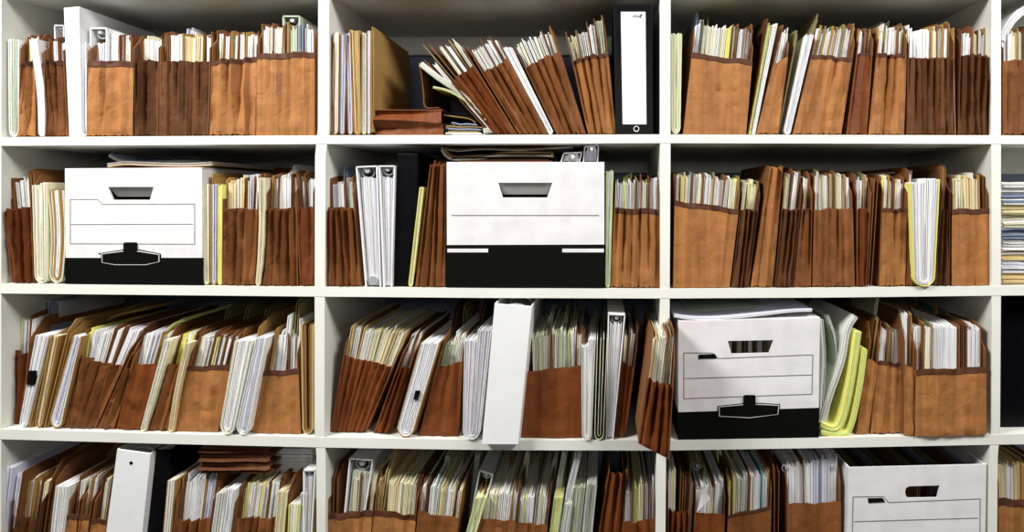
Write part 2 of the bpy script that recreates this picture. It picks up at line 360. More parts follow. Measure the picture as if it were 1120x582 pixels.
def bundle(row, b, t, yt, cover, pages, label, y0=.008, dep=.25, lift=0, group=None, clip=None, bend=0, cover_up=0, ytr=None):
    """papers in a folder bent round at the foot: a stack of nested U-shaped leaves"""
    SEED[0] += 1
    x0, x1 = fX(b[0], y0), fX(b[1], y0); X0, X1 = fX(t[0], y0), fX(t[1], y0); ZT = fZ(yt, y0); ZR = ZT if ytr is None else fZ(ytr, y0)
    zb = floorz(row, (x0 + x1) / 2) + .0012 + lift * K
    root = empty('folded_bundle', ((x0 + x1) / 2, y0, zb), label, 'papers', group)
    hw = (x1 - x0) / 2; n = max(3, int(max(2 * hw, X1 - X0) / K / 2 / 1.15)); rb = min(hw * 1.5, .02)
    def layer(i, jit):
        f = 1 - (i + .3) / (n + .6); path = []
        zl, zr = ZT + U(-1, 1) * jit, ZR + U(-1, 1) * jit; H0 = rb
        for j in range(9):
            v = 1 - j / 8; z = lerp(zb + H0, zl, v); vv = (z - zb) / (ZT - zb)
            c = lerp((x0 + x1) / 2, (X0 + X1) / 2, vv) + bend * K * math.sin(math.pi * min(1, max(0, vv))); h = lerp(hw, (X1 - X0) / 2, vv)
            path.append((c - h * f + .0006 * noise.noise(Vector((z * 40, i * 2.1, SEED[0]))), z))
        for j in range(1, 10):
            a = math.pi * j / 10; vv = .02
            path.append((path[8][0] * (1 + math.cos(a)) / 2 + (1 - math.cos(a)) / 2 * (2 * lerp((x0 + x1) / 2, (X0 + X1) / 2, H0 / (ZT - zb)) + 2 * bend * K * math.sin(math.pi * H0 / (ZT - zb)) - path[8][0]),
                         zb + H0 - math.sin(a) * (H0 * (1 - (1 - f) * .75)) + .0006))
        for j in range(9):
            v = j / 8; z = lerp(zb + H0, zr, v); vv = (z - zb) / (ZT - zb)
            c = lerp((x0 + x1) / 2, (X0 + X1) / 2, vv) + bend * K * math.sin(math.pi * min(1, max(0, vv))); h = lerp(hw, (X1 - X0) / 2, vv)
            path.append((c + h * f + .0006 * noise.noise(Vector((z * 40, i * 3.1, SEED[0] + 9))), z))
        return path
    mb = MB(); ribbon(mb, layer(0, .001), .7 * K, y0, y0 + dep, cover); part(mb, 'cover', root)
    if cover_up:
        mb2 = MB(); pth = layer(0, 0)
        a, c = pth[-2], pth[-1]; L = math.hypot(c[0] - a[0], c[1] - a[1]); e = (c[0] + (c[0] - a[0]) / L * cover_up * K, c[1] + (c[1] - a[1]) / L * cover_up * K)
        sheet(mb2, (c[0], c[1] - .01), e, .8 * K, y0 + .004, y0 + dep, cover, 4 * K, .03); part(mb2, 'flap', root)
    mb = MB()
    for i in range(1, n + 1): ribbon(mb, layer(i, .002), .82 * K, y0 + U(0, .004), y0 + dep - .005, random.choice(pages))
    part(mb, 'pages', root)
    if clip:
        mb = MB(); px, py, w_, h_ = clip; q = [F((px - w_/2 + 1, py - h_/2), y0), F((px + w_/2 + 1, py - h_/2), y0), F((px + w_/2 - 1, py + h_/2), y0), F((px - w_/2 - 1, py + h_/2), y0)]
        prism(mb, q, y0 - .003, y0 + .02, 'ink'); c = empty('binder_clip', (q[0][0], y0, q[0][1]), 'black clip gripping the ' + label.split(',')[0], 'clip'); part(mb, 'clip_body', c)
        mb = MB(); tube(mb, [(q[0][0], y0 - .0035, q[0][1]), (q[1][0], y0 - .0045, q[1][1])], .0006, 'ink'); part(mb, 'clip_wire', c)
    return root

# ------------------------------------------------------------------ binders
def ring_gear(root, cx, cz, w, y0, name='ring_mechanism'):
    mb = MB(); prism(mb, [(cx - w * .32, cz - .0012), (cx + w * .32, cz - .0012), (cx + w * .22, cz + .0015), (cx - w * .22, cz + .0015)], y0 + .012, y0 + .24, 'chrome')
    for yy in (.012, .10, .19):
        tube(mb, [(cx + w * .34 * math.sin(a), y0 + yy, cz - w * .28 + w * .32 * math.cos(a)) for a in [i * math.pi / 9 - math.pi for i in range(19)]], .0013, 'chrome')
    cyl(mb, (cx, cz - w * .18), w * .15, y0 + .004, y0 + .016, 'chrome')
    return part(mb, name, root, True)
def end_binder(row, bl, br, tr, tl, label, m='vinyl_white', y0=.008, dep=.27, pages=('white', 'lilac', 'offwhite'), bottom_ring=False, floor=True, pg=(.0, .80), group='ring binders standing on their open edge'):
    A, B, C, D = F(bl, y0), F(br, y0), F(tr, y0), F(tl, y0)
    if floor: A = (A[0], floorz(row, A[0]) + .001); B = (B[0], floorz(row, B[0]) + .001)
    root = empty('ring_binder', ((A[0] + B[0]) / 2, y0, A[1]), label, 'binder', group)
    mb = MB(); t = 1.3 * K
    for p, q in ((A, D), (B, C)):
        s = 1 if p is A else -1; sheet(mb, (p[0] + s * t / 2, p[1]), (q[0] + s * t / 2, q[1] - .001), t, y0, y0 + dep, m, 0)
    prism(mb, [(D[0], D[1] - t * 1.1), (C[0], C[1] - t * 1.1), (C[0] - .001, C[1]), (D[0] + .001, D[1])], y0, y0 + dep, m)
    part(mb, 'cover', root)
    w = C[0] - D[0]; mid = ((D[0] + C[0]) / 2, (D[1] + C[1]) / 2 - t * 1.2)
    ring_gear(root, mid[0], mid[1], w * .8, y0)
    mb = MB(); n = max(3, int((w - 2.6 * t) / (1.2 * K)))
    for i in range(n):
        u = .14 + .72 * (i + .5) / n; a = mix2(A, B, u); c = mix2(D, C, u); e = mix2(a, c, pg[1] + U(-.012, .012))
        sheet(mb, (a[0], a[1] + .002), e, (w * .72) / n * .9, y0 + .006 + U(0, .003), y0 + dep - .01, random.choice(pages), 0, bend=U(-.3, .3) * K)
    part(mb, 'page_block', root)
    if bottom_ring:
        mb = MB(); c = mix2(A, B, .5); cyl(mb, (c[0], c[1] + .012), w * .22, y0 - .001, y0 + .012, 'chrome'); part(mb, 'ring_latch', root, True)
    return root
def spine_binder(row, bl, br, tr, tl, label, m='vinyl_white', y0=.004, dep=.29, hole=None, lab=None, floor=True, group='ring binders with their spine to the front'):
    A, B, C, D = F(bl, y0), F(br, y0), F(tr, y0), F(tl, y0)
    if floor: A = (A[0], floorz(row, A[0]) + .001); B = (B[0], floorz(row, B[0]) + .001)
    root = empty('ring_binder', ((A[0] + B[0]) / 2, y0, A[1]), label, 'binder', group)
    t = 1.5 * K; mb = MB(); prism(mb, [A, B, C, D], y0, y0 + .003, m); sp = part(mb, 'spine', root)
    mod = sp.modifiers.new('bevel', 'BEVEL'); mod.width = .0012; mod.segments = 2
    for p, q, s in ((A, D, 1), (B, C, -1)):
        mb = MB(); sheet(mb, (p[0] + s * t / 2, p[1]), (q[0] + s * t / 2, q[1]), t, y0 + .003, y0 + dep, m, 0); part(mb, 'cover', root)
    mb = MB(); n = 9; w = B[0] - A[0]
    for i in range(n):
        u = .1 + .8 * (i + .5) / n; a = mix2(A, B, u); c = mix2(D, C, u); e = mix2(a, c, .93)
        sheet(mb, (a[0], a[1] + .003), e, w * .8 / n * .93, y0 + .03, y0 + dep - .02, 'offwhite', 0)
    part(mb, 'page_block', root)
    mid = mix2(D, C, .5)
    for yy in (.03, .12):
        mb = MB(); tube(mb, [(mid[0] + w * .3 * math.cos(a), y0 + yy, mid[1] - .011 + .008 * math.sin(a)) for a in [i * math.pi / 8 for i in range(9)]], .0013, 'chrome'); part(mb, 'binder_ring', root, True)
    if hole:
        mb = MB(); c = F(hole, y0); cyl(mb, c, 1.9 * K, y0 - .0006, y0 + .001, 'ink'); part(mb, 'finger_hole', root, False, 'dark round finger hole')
    if lab:
        mb = MB(); a, b_, c_, d_ = [F(p, y0) for p in lab]; prism(mb, [a, b_, c_, d_], y0 - .0008, y0 + .0005, 'label_paper'); lb = part(mb, 'spine_label', root, False, 'white paper spine label')
        mb = MB(); px, py = lab[3]; sc = [(13, 6), (16, 3.5), (16.5, 6), (18.5, 4), (19.5, 6), (22, 3.5), (23, 2.5), (21, 7)]
        tube(mb, [(fX(px + x, y0), y0 - .0012, fZ(py + y, y0)) for x, y in sc], .0008, 'ink', 5); o = mb.build('handwriting', lb); o.location = (-root.location[0], -root.location[1], -root.location[2]) ; 
        cyl_mb = MB(); c = F((lab[0][0] + 15, lab[0][1] + 4), y0)
        tube(cyl_mb, [(c[0] + 2.8 * K * math.cos(a), y0 - .001, c[1] - 1 * K + 2.8 * K * math.sin(a)) for a in [i * math.pi / 8 for i in range(17)]], .0009, 'chrome'); part(cyl_mb, 'finger_ring', root, True)
    return root

# ------------------------------------------------------------------ storage boxes
def storage_box(row, bl, br, tr, tl, label, band_y, hole, lines, emblem=None, stem=None, patches=(), ltag=None, y0=.004, dep=.36, flap=True, open_top=False, floor=True):
    A, B, C, D = F(bl, y0), F(br, y0), F(tr, y0), F(tl, y0)
    if floor: A = (A[0], floorz(row, A[0]) + .0008); B = (B[0], floorz(row, B[0]) + .0008)
    root = empty('storage_box', ((A[0] + B[0]) / 2, y0, min(A[1], B[1])), label, 'box', 'white cardboard storage boxes')
    th = .0035
    bm = bmesh.new(); hl = [F(p, y0) for p in hole]
    vo = [bm.verts.new((x, y0, z)) for x, z in (A, B, C, D)]; vi = [bm.verts.new((x, y0, z)) for x, z in hl]
    es = [bm.edges.new((vo[i], vo[(i + 1) % 4])) for i in range(4)] + [bm.edges.new((vi[i], vi[(i + 1) % len(vi)])) for i in range(len(vi))]
    bmesh.ops.triangle_fill(bm, use_beauty=True, edges=es)
    r = bmesh.ops.extrude_face_region(bm, geom=bm.faces[:])
    for v in [g for g in r['geom'] if isinstance(g, bmesh.types.BMVert)]: v.co.y += th
    bmesh.ops.recalc_face_normals(bm, faces=bm.faces)
    for v in bm.verts: v.co -= root.location
    me = bpy.data.meshes.new('front_panel'); bm.to_mesh(me); bm.free(); me.materials.append(MATS['box_white'])
    o = bpy.data.objects.new('front_panel', me); col.objects.link(o); o.parent = root
    mb = MB()
    for p, q, s in ((A, D, 1), (B, C, -1)): sheet(mb, (p[0] + s * th / 2, p[1]), (q[0] + s * th / 2, q[1]), th, y0 + th, y0 + dep, 'box_white', 0)
    prism(mb, [A, B, (B[0], B[1] + th), (A[0], A[1] + th)], y0 + th, y0 + dep, 'box_white')
    prism(mb, [A, B, C, D], y0 + dep - th, y0 + dep, 'box_white')
    part(mb, 'carton_body', root)
    if not open_top:
        mb = MB(); prism(mb, [(D[0], D[1] - .001), (C[0], C[1] - .001), (C[0], C[1] + .0015), (D[0], D[1] + .0015)], y0 + .0005, y0 + dep, 'box_white'); part(mb, 'top_flap', root)
    if band_y:
        a, b_ = F((tl[0], band_y[0]), y0), F((tr[0], band_y[1]), y0)
        a = mix2(A, D, (a[1] - A[1]) / (D[1] - A[1])); b_ = mix2(B, C, (b_[1] - B[1]) / (C[1] - B[1])); e = .0008
        mb = MB(); prism(mb, [(A[0] - e, A[1]), (B[0] + e, B[1]), (b_[0] + e, b_[1]), (a[0] - e, a[1])], y0 - e, y0 + dep + .001, 'ink')
        part(mb, 'lower_band', root, False, 'black lower band')
        # the band is a printed sleeve around the carton
    if flap:
        xs_ = [h[0] for h in hl]; zs = [h[1] for h in hl]; mb = MB()
        x0, x1, z0, z1 = min(xs_), max(xs_), min(zs), max(zs)
        mb.add([(x0, y0 + th + .0003, z1 - .001), (x1, y0 + th + .0003, z1 - .001), (x1 - .008, y0 + .016, z0 + .006), (x0 + .008, y0 + .016, z0 + .006),
                (x0, y0 + th + .003, z1 - .001), (x1, y0 + th + .003, z1 - .001), (x1 - .008, y0 + .019, z0 + .006), (x0 + .008, y0 + .019, z0 + .006)],
               [[0, 1, 2, 3], [7, 6, 5, 4], [0, 1, 5, 4], [1, 2, 6, 5], [2, 3, 7, 6], [3, 0, 4, 7]], 'box_grey'); part(mb, 'handle_flap', root, False, 'grey folded-in handle flap')
    if lines:
        mb = MB()
        for poly, wd in lines:
            for p, q in zip(poly, poly[1:]):
                a, b_ = F(p, y0), F(q, y0); dx, dz = b_[0] - a[0], b_[1] - a[1]; l = math.hypot(dx, dz); nx, nz_ = -dz / l * wd * K / 2, dx / l * wd * K / 2
                prism(mb, [(a[0] - nx, a[1] - nz_), (b_[0] - nx, b_[1] - nz_), (b_[0] + nx, b_[1] + nz_), (a[0] + nx, a[1] + nz_)], y0 - .0006, y0 + .0002, 'line')
        part(mb, 'printed_frame', root, False, 'thin grey printed label frame')
    if emblem:
        cx = sum(p[0] for p in emblem) / len(emblem); cy = sum(p[1] for p in emblem) / len(emblem)
        mb = MB(); prism(mb, [F(p, y0) for p in emblem], y0 - .0014, y0, 'ink')
        prism(mb, [F((cx + (p[0] - cx) * .965, cy + (p[1] - cy) * .86), y0) for p in emblem], y0 - .0020, y0, 'box_white')
        prism(mb, [F((cx + (p[0] - cx) * .94, cy + (p[1] - cy) * .76), y0) for p in emblem], y0 - .0026, y0, 'ink')
        prism(mb, [F(p, y0) for p in stem], y0 - .0032, y0, 'ink'); part(mb, 'emblem', root, False, 'black handle emblem with white outline')
    for i, pch in enumerate(patches):
        mb = MB(); prism(mb, [F(p, y0) for p in pch], y0 - .0016, y0, 'box_white'); part(mb, 'printed_bar', root, False, 'white printed bar')
    if ltag:
        mb = MB(); prism(mb, [F(p, y0) for p in ltag], y0 - .0012, y0, 'ink'); part(mb, 'printed_tag', root, False, 'black printed tag')
    return root
def flat_stack(x0, x1, py0, py1, cols, label, y0, dep, name='paper_stack', jag=3, thpx=1.4, wave=1.2, group=None, zbase=None, cat='papers'):
    """sheets lying flat, edges to the viewer"""
    mb = MB(); za, zb = fZ(py0, y0), fZ(py1, y0)
    if zbase is not None: zb_ = zbase; za = za - zb + zb_; zb = zb_
    n = max(2, int((za - zb) / (thpx * K))); st = (za - zb) / n; sd = R() * 50
    for i in range(n):
        a = fX(x0 + U(0, jag), y0); b = fX(x1 - U(0, jag), y0); z = zb + st * (i + .5); rows = []; yf = y0 + U(0, .01)
        m = random.choice(cols); amp = wave * K * i / n
        for j in range(13):
            u = j / 12; zz = z + amp * noise.noise(Vector((u * 3, sd, 0)))
            rows.append([((lerp(a, b, u), y, zz - st * .42), (lerp(a, b, u), y, zz + st * .42)) for y in (yf, yf + dep)])
        grid_solid(mb, rows, m)
    o = mb.build(name, None, (fX((x0 + x1) / 2, y0), y0, zb)); return tag(o, label, cat, group)
def curl(pts, th, cols, n, y0, dep, label, sp=1.3, name='loose_papers', group=None):
    """n leaves following the same bent path (pixels), stacked side by side"""
    P = [F(p, y0) for p in pts]; mb = MB()
    # resample smoothly
    def cr(t):
        i = min(int(t), len(P) - 2); f = t - i; p0, p1, p2, p3 = P[max(0, i - 1)], P[i], P[i + 1], P[min(len(P) - 1, i + 2)]
        return tuple(.5 * (2 * p1[k] + (p2[k] - p0[k]) * f + (2 * p0[k] - 5 * p1[k] + 4 * p2[k] - p3[k]) * f * f + (3 * p1[k] - p0[k] - 3 * p2[k] + p3[k]) * f ** 3) for k in (0, 1))
    for i in range(n):
        o = (i - (n - 1) / 2) * sp * K; a = U(0, .08); b = U(0, .08); q = []
        T = len(P) - 1
        for j in range(19): q.append(cr(lerp(a, T - b, j / 18)))
        pth = []
        for j, p in enumerate(q):
            c, d = q[max(0, j - 1)], q[min(18, j + 1)]; dx, dz = d[0] - c[0], d[1] - c[1]; l = math.hypot(dx, dz) or 1
            pth.append((p[0] - dz / l * o, p[1] + dx / l * o))
        ribbon(mb, pth, th * K, y0 + U(0, .006), y0 + dep, random.choice(cols))
    c = mb.build(name, None, (P[0][0], y0, P[0][1])); return tag(c, label, 'papers', group)
WH = ['white', 'offwhite', 'white', 'lilac']; CR = ['cream', 'offwhite', 'white', 'cream', 'manila_pale']; YE = ['yellow', 'lime', 'cream', 'yellow']
GR = ['greenish', 'offwhite', 'cream', 'white']
# ================================================================== TOP SHELF, LEFT BAY
bundle(1, (10, 20), (9, 21), 43, 'offwhite', GR, 'cream papers folded upright in the far left corner of the top shelf')
pocket(1, (18, 149), (38, 149), (39, 68), (21, 68), 'tan', 2, .004, 'k y c w k', 42, 'narrow crumpled tan pocket, leftmost on the top shelf', 'the leftmost tan pocket, top shelf', band=5, lc=30, rc=28)
bundle(1, (42, 49), (32, 40), 43, 'white', WH, 'thin white folded papers slanting between the two leftmost top-shelf pockets', bend=3, y0=.006)
pocket(1, (49, 149), (74, 149), (70, 67), (47, 67), 'brown', 4, .004, 'k w l k w w k', 46, 'brown pocket left of the tall white binder, top shelf', 'pocket left of the white binder', band=5, lc=40, rc=38)
end_binder(1, (62, 149), (73, 149), (70, 27), (59, 27), 'white binder end behind the pocket left of the tall white binder, top shelf', y0=.05, pg=(0, .78))
spine_binder(1, (75.5, 149), (89.5, 149), (86.5, 7), (69.5, 8.5), 'tall white binder with plain white spine, top shelf of the left bay')
bundle(1, (90, 94.5), (88.5, 94), 47, 'offwhite', WH, 'slim white papers right beside the tall white binder spine')
pocket(1, (93, 149), (145, 149), (146, 67), (97, 67), 'tan', 4, .002, '', 38, 'wide crumpled tan pocket right of the tall white binder', '', band=6, torn=.0, lc=37, rc=33)
end_binder(1, (101, 149), (117, 149), (117, 30), (98, 30), 'white lever-arch binder end, front one in the crumpled tan pocket', y0=.018, pg=(0, .86))
stand(1, (118, 124), (118, 125, 67), 'l w', 36, 'the crumpled tan pocket', y0=.02, prep='beside the binder in')
stand(1, (124, 144), (126, 144, 67), 'w k w k w w k', 43, 'crumpled tan pocket, right half', y0=.02, prep='in')
end_binder(1, (127, 149), (150, 149), (150, 27), (127, 27), 'pale grey binder end standing behind the crumpled tan pocket', y0=.29, dep=.08, m='vinyl_grey', pg=(0, .8))
pocket(1, (147, 149), (173, 149), (174, 65), (146, 66), 'dark', 3, .006, 'k c y w w w k', 42, 'narrow dark brown pocket right of the crumpled tan pocket', 'the narrow dark brown pocket', lc=33, rc=33)
end_binder(1, (161, 149), (173, 149), (173, 33), (161, 33), 'small grey binder end standing behind the narrow dark brown pocket', y0=.29, dep=.08, m='vinyl_grey')
pocket(1, (174, 149), (228, 149), (230, 67), (174, 67), 'dark', 7, .0025, 'k k k W m C c k w k', 40, 'wide dark brown striped pocket in the middle of the top left bay', 'wide dark striped top pocket', lc=33, rc=30, cm='kraft')
insert('l', F((186, 148), .01), F((193, 29), .01), 8 * K, .05, 'pale grey sheets sticking up in the wide dark striped pocket', 'papers in top left bay', dep=.2)
pocket(1, (229, 147), (279, 147), (281, 63), (231, 66), 'tan', 4, .0035, 'k w k w k m w k w k m w w k', 38, 'tan pocket with upright folds, second from right in top left bay', 'folded tan pocket, top left bay', band=5, lc=29, rc=28)
pocket(1, (280, 146), (344, 146), (344, 57.5), (281, 59), 'tan', 6, .0012, 'k w k w m k g e b x x x x x', (31, 28), 'wide smooth tan pocket with dark band, rightmost in top left bay', 'wide smooth tan top pocket', band=5.5, lc=26, rc=20)
end_binder(1, (311, 146), (329, 146), (328, 17), (309, 17), 'binder end with yellow papers rising above the smooth tan pocket', y0=.02, pg=(0, .83), pages=('yellow', 'white', 'white'), m='greenish')
stand(1, (329, 343), (328, 342, 58), 'w b w W', 30, 'binder, smooth tan pocket', y0=.02, prep='right of the')

# ------------------------------------------------------------------ top shelf, middle bay
stand(1, (360, 366), (360, 366, 60), 'o k', 48, 'the top shelf of the middle bay', prep='at')
bundle(1, (361, 370), (364, 371), 36, 'manila', ['white', 'cream'], 'manila folder with white papers near the left side, top middle bay')
bundle(1, (371, 377), (372, 380), 38, 'kraft', ['lilac', 'blue'], 'brown folder with grey papers, second folder in top middle bay')
bundle(1, (380, 386), (377, 384), 36, 'kraft', ['blue', 'lilac'], 'slim brown folder left of the bulging manila folder, top middle bay')
bundle(1, (387, 395), (382, 393), 33, 'manila', ['manila', 'manila_pale'], 'bulging bright manila folder standing in the top middle bay')
bundle(1, (395, 401), (396, 401), 36, 'olive', ['white', 'cream'], 'thin folder with white papers right of the bulging manila folder')
bundle(1, (401, 405.5), (401, 406), 34, 'kraft', ['white', 'lilac'], 'brown folder with white papers left of the large manila sheet')
insert('m', F((407, 144.5), .008), F((408, 36), .008), 3.5 * K, .006, 'large manila folder showing its broad side, top middle bay', 'folders in the top middle bay', rise=.002, dep=.25)
# lying pocket
def lying_pocket(x0, x1, py0, py1, y0, dep, m, n, label, zb=None, row=1):
    root = empty('document_pocket', (fX((x0 + x1) / 2), y0, fZ(py1, y0)), label, 'document pocket', 'pockets lying on their side')
    za, zz = fZ(py0, y0), fZ(py1, y0)
    if zb is not None: za += zb - zz; zz = zb
    A, B, C, D = (fX(x0, y0), zz), (fX(x0 + 1, y0), za), (fX(x1, y0), za + .001), (fX(x1 + 3, y0), zz)
    mb = MB(); gusset(mb, D, A if False else (fX(x1 + 3, y0), za), (fX(x0, y0), za), (fX(x0, y0), zz), y0, n, .006, m, seed=44 + n) if False else None
    # pleats run along the length: u goes up the height
    gusset(mb, (fX(x1 + 3, y0), zz), (fX(x1, y0), za), (fX(x0 + 1, y0), za), (fX(x0, y0), zz), y0, n, .006, m, seed=44 + n); part(mb, 'gusset', root, True)
    for z in (zz + .0006, za - .0006):
        mb = MB(); prism(mb, [(A[0] + .001, z - .0006), (D[0] - .002, z - .0006), (D[0] - .002, z + .0006), (A[0] + .001, z + .0006)], y0 + .001, y0 + dep, 'kraft'); part(mb, 'cover', root)
    return root
zt1 = floorz(1, fX(440))
lying_pocket(410, 482, 117, 145, .012, .24, 'red', 2, 'reddish brown pocket lying on its side on the top shelf, middle bay', zt1 + .001)
flat_stack(486, 530, 133, 146, ['white', 'offwhite', 'manila', 'blue'], 'loose papers spilling from the lying brown pocket on the top shelf', .012, .2, 'loose_papers', zbase=zt1 + .001, jag=9, wave=3)
curl([(484, 124), (498, 126), (512, 128), (520, 133), (519, 139)], .9, ['ink', 'manila'], 3, .02, .2, 'dark curled papers above the spilled sheets on the top shelf')
curl([(458, 69), (461, 84), (463, 104), (465, 117), (480, 117.5)], .8, ['kraft'], 1, .03, .25, 'dark brown folder cover propped on the lying pocket', name='file_folder')
curl([(459, 69), (478, 84), (502, 100), (522, 118), (538, 132), (540, 140), (528, 143)], .9, ['cream', 'white', 'offwhite', 'greenish', 'lime'], 5, .012, .25, 'long white papers bent over leftwards, leaning above the lying pocket')
curl([(473, 95), (490, 99), (506, 108), (520, 119), (530, 127), (529, 133)], .9, ['lime', 'cream'], 2, .012, .22, 'yellow-green papers bent under the long leaning white papers')
def PH(bl, br, tr, tl, m, n, amp, spec, ct, label, ref, **k): return pocket(1, bl, br, tr, tl, m, n, amp, spec, ct, label, ref, **k)
insert('k', F((530, 140), .01), F((466, 68), .01), 3 * K, .02, 'brown folder leaning far left over the lying pocket', 'leaning folders in top middle bay', rise=.004, dep=.22)
insert('w', F((536, 141), .01), F((473, 68), .01), 5 * K, .015, 'white papers leaning far left, beside the leftmost leaning pocket', 'leaning folders in top middle bay', rise=.003, dep=.22)
PH((541, 144), (566, 144), (518, 70), (493, 89), 'red', 4, .005, 'o x k x w w m w', (52, 44), 'reddish pocket leaning left, leftmost of the leaning top-shelf pockets', 'leftmost leaning top pocket', lc=62, rc=48)
PH((568, 143), (600, 143), (556, 64), (527, 80), 'brown', 4.5, .005, 'k w w w k w w k w', (54, 40), 'brown pocket leaning left, second of the leaning top-shelf pockets', 'second leaning top pocket', lc=50, rc=38)
bundle(1, (601, 606.5), (550, 560), 52, 'offwhite', WH, 'white papers slanting between second and third leaning top-shelf pockets')
PH((609, 143), (641, 141), (613, 56), (573, 73), 'brown', 4.5, .005, 'w c w c w w y w k w w m k', (48, 32), 'brown pocket leaning left, third of the leaning top-shelf pockets', 'third leaning top pocket', lc=44, rc=26)
PH((643.5, 144), (674, 143), (665, 57), (625, 66), 'tan', 5, .0045, 'c y c k o w w w k w w k e e o', (43, 18), 'tan pleated pocket leaning against the black binder, top shelf', 'tan pocket beside black binder', band=4, lc=24, rc=13)
spine_binder(1, (673, 147), (714.5, 147), (713.5, 5), (671, 6), 'large black binder with white spine label, top middle bay', 'black', dep=.3, lab=[(681, 136), (707, 136), (706, 13), (679, 13)])

# ------------------------------------------------------------------ top shelf, right bay
bundle(1, (734.5, 744), (734.5, 746), 37, 'cream', ['cream', 'lime', 'blue', 'offwhite'], 'cream and grey papers folded at left side of top right bay', cover_up=0)
pocket(1, (747, 145), (816, 145), (823, 67), (757, 58), 'tan', 5, .0008, 'l b x o c C C c Y k w k w w k w k', (26, 33), 'wide flat tan pocket with dark band, left in top right bay', 'wide flat tan pocket, top right', band=5, lc=27, rc=36)
insert('b', F((752, 145), .01), F((766, 12), .01), 3 * K, .05, 'tall dark blue-grey folder rising from the wide flat tan pocket', 'folders in top right bay', rise=.004)
insert('o', F((764, 145), .01), F((779, 14), .01), 2 * K, .06, 'tall olive sheet folder rising from the wide flat tan pocket', 'folders in top right bay', rise=.004)
stand(1, (818, 826), (838, 850, 30), 'd Y w', 26, 'wide flat tan pocket', prep='leaning beside')
pocket(1, (827, 145), (851, 145), (862, 62), (846, 70), 'tan', 2, .002, 'k w w', (32, 34), 'narrow tan pocket leaning right, top right bay', 'narrow tan pocket leaning right', lc=27, rc=32, cm='kraft')
insert('o', F((853, 145), .01), F((873, 38), .01), 4 * K, .02, 'olive folder leaning right of the narrow tan pocket', 'folders in top right bay', rise=.004)
insert('o', F((859, 145), .01), F((897, 20), .01), 4 * K, .03, 'tall olive folder reaching up before the crumpled tan pocket', 'folders in top right bay', rise=.008)
bundle(1, (857, 864), (882, 890), 38, 'white', WH, 'thin white papers leaning against the crumpled tan pocket, top right bay')
pocket(1, (867, 144), (920, 145), (933, 64), (888, 59), 'tan', 4, .003, 'w g w o w w g w g w w o w w k g', (33, 30), 'crumpled torn tan pocket, third pocket in top right bay', 'crumpled tan pocket, top right', band=4, torn=.004, lc=28, rc=26)
pocket(1, (926, 147), (948, 147), (955, 58), (937, 59), 'red', 2, .004, 'g w w k w k o', 34, 'narrow reddish pocket between two tan ones, top right bay', 'narrow reddish pocket, top right', band=3, lc=30, rc=24)
pocket(1, (950, 147), (989, 147), (992, 60), (959, 59), 'tan', 4, .004, 'g y w o w w w k w o', (32, 32), 'tan pleated pocket left of the wide striped one, top right bay', 'tan pleated pocket, top right', band=4, lc=22, rc=13)
insert('e', F((962, 147), .01), F((982, 17), .01), 8 * K, .07, 'grey-green sheets raised over the tan pleated pocket, top right bay', 'papers in top right bay', dep=.18)
pocket(1, (991.5, 147), (1043, 147), (1044, 63), (993, 63), 'dark', 8, .003, 'y W W l m c k w m w k m', (34, 30), 'wide dark striped pocket in the top right bay', 'wide dark pocket, top right', lc=30, rc=26)
insert('e', F((1005, 147), .01), F((1018, 28), .01), 9 * K, .07, 'greenish sheets raised above the wide dark top right pocket', 'papers in top right bay', dep=.18)
insert('m', F((1045.5, 147), .01), F((1044, 36), .01), 2 * K, .01, 'manila folder edge beside the wide dark top right pocket', 'folders in top right bay', rise=.005)
pocket(1, (1048, 147), (1085 - 3, 147), (1084, 60), (1050, 60), 'dark', 5, .006, 'd d k w w k g y k w g', (36, 34), 'dark pleated pocket against the right panel, top right bay', 'dark top pocket beside panel', lc=32, rc=26)
# far right bay, top
pocket(1, (1097, 147), (1142, 147), (1142, 66), (1097, 66), 'brown', 4, .003, 'k w w c m w k w m w k', (38, 32), 'brown pocket in the far right bay, top shelf', 'top far right pocket', lc=36, rc=36)
curl([(1097, 44), (1103, 30), (1112, 18), (1124, 9), (1140, 3)], .9, WH, 7, .02, .2, 'white papers leaning over the top far right pocket', group='papers in far right bay')
pocket(1, (1146, 147), (1200, 147), (1200, 66), (1147, 66), 'tan', 5, .003, 'k w w c m w k w', 36, 'tan pocket beyond the brown one, top far right', 'outer tan pocket, top far right')

# ================================================================== SECOND SHELF, LEFT BAY
pocket(2, (12, 310), (37, 310), (34, 227), (3.5, 229), 'red', 4, .006, 'k k w w k k k', (201, 192), 'reddish pleated pocket in the left corner of the second shelf', 'reddish left corner pocket', lc=198, rc=190)
end_binder(2, (30, 310), (45, 310), (45, 186), (28, 186), 'grey binder end behind the reddish left corner pocket, second shelf', y0=.29, dep=.08, m='vinyl_grey')
bundle(2, (38, 52), (35, 52), 203, 'cream', ['cream', 'offwhite', 'lilac', 'white', 'cream'], 'fat cream folded papers right of reddish corner pocket', y0=.004, ytr=200)
bundle(2, (53.5, 68), (52, 70), 208, 'cream', ['manila', 'white', 'manila', 'kraft'], 'folded manila papers squeezed against the left white storage box', y0=.006, bend=3)
insert('k', F((50, 310), .01), F((52, 190), .01), 5 * K, .06, 'tall brown folder behind the folded papers left of storage box', 'folders on the second shelf', rise=.004, dep=.22)
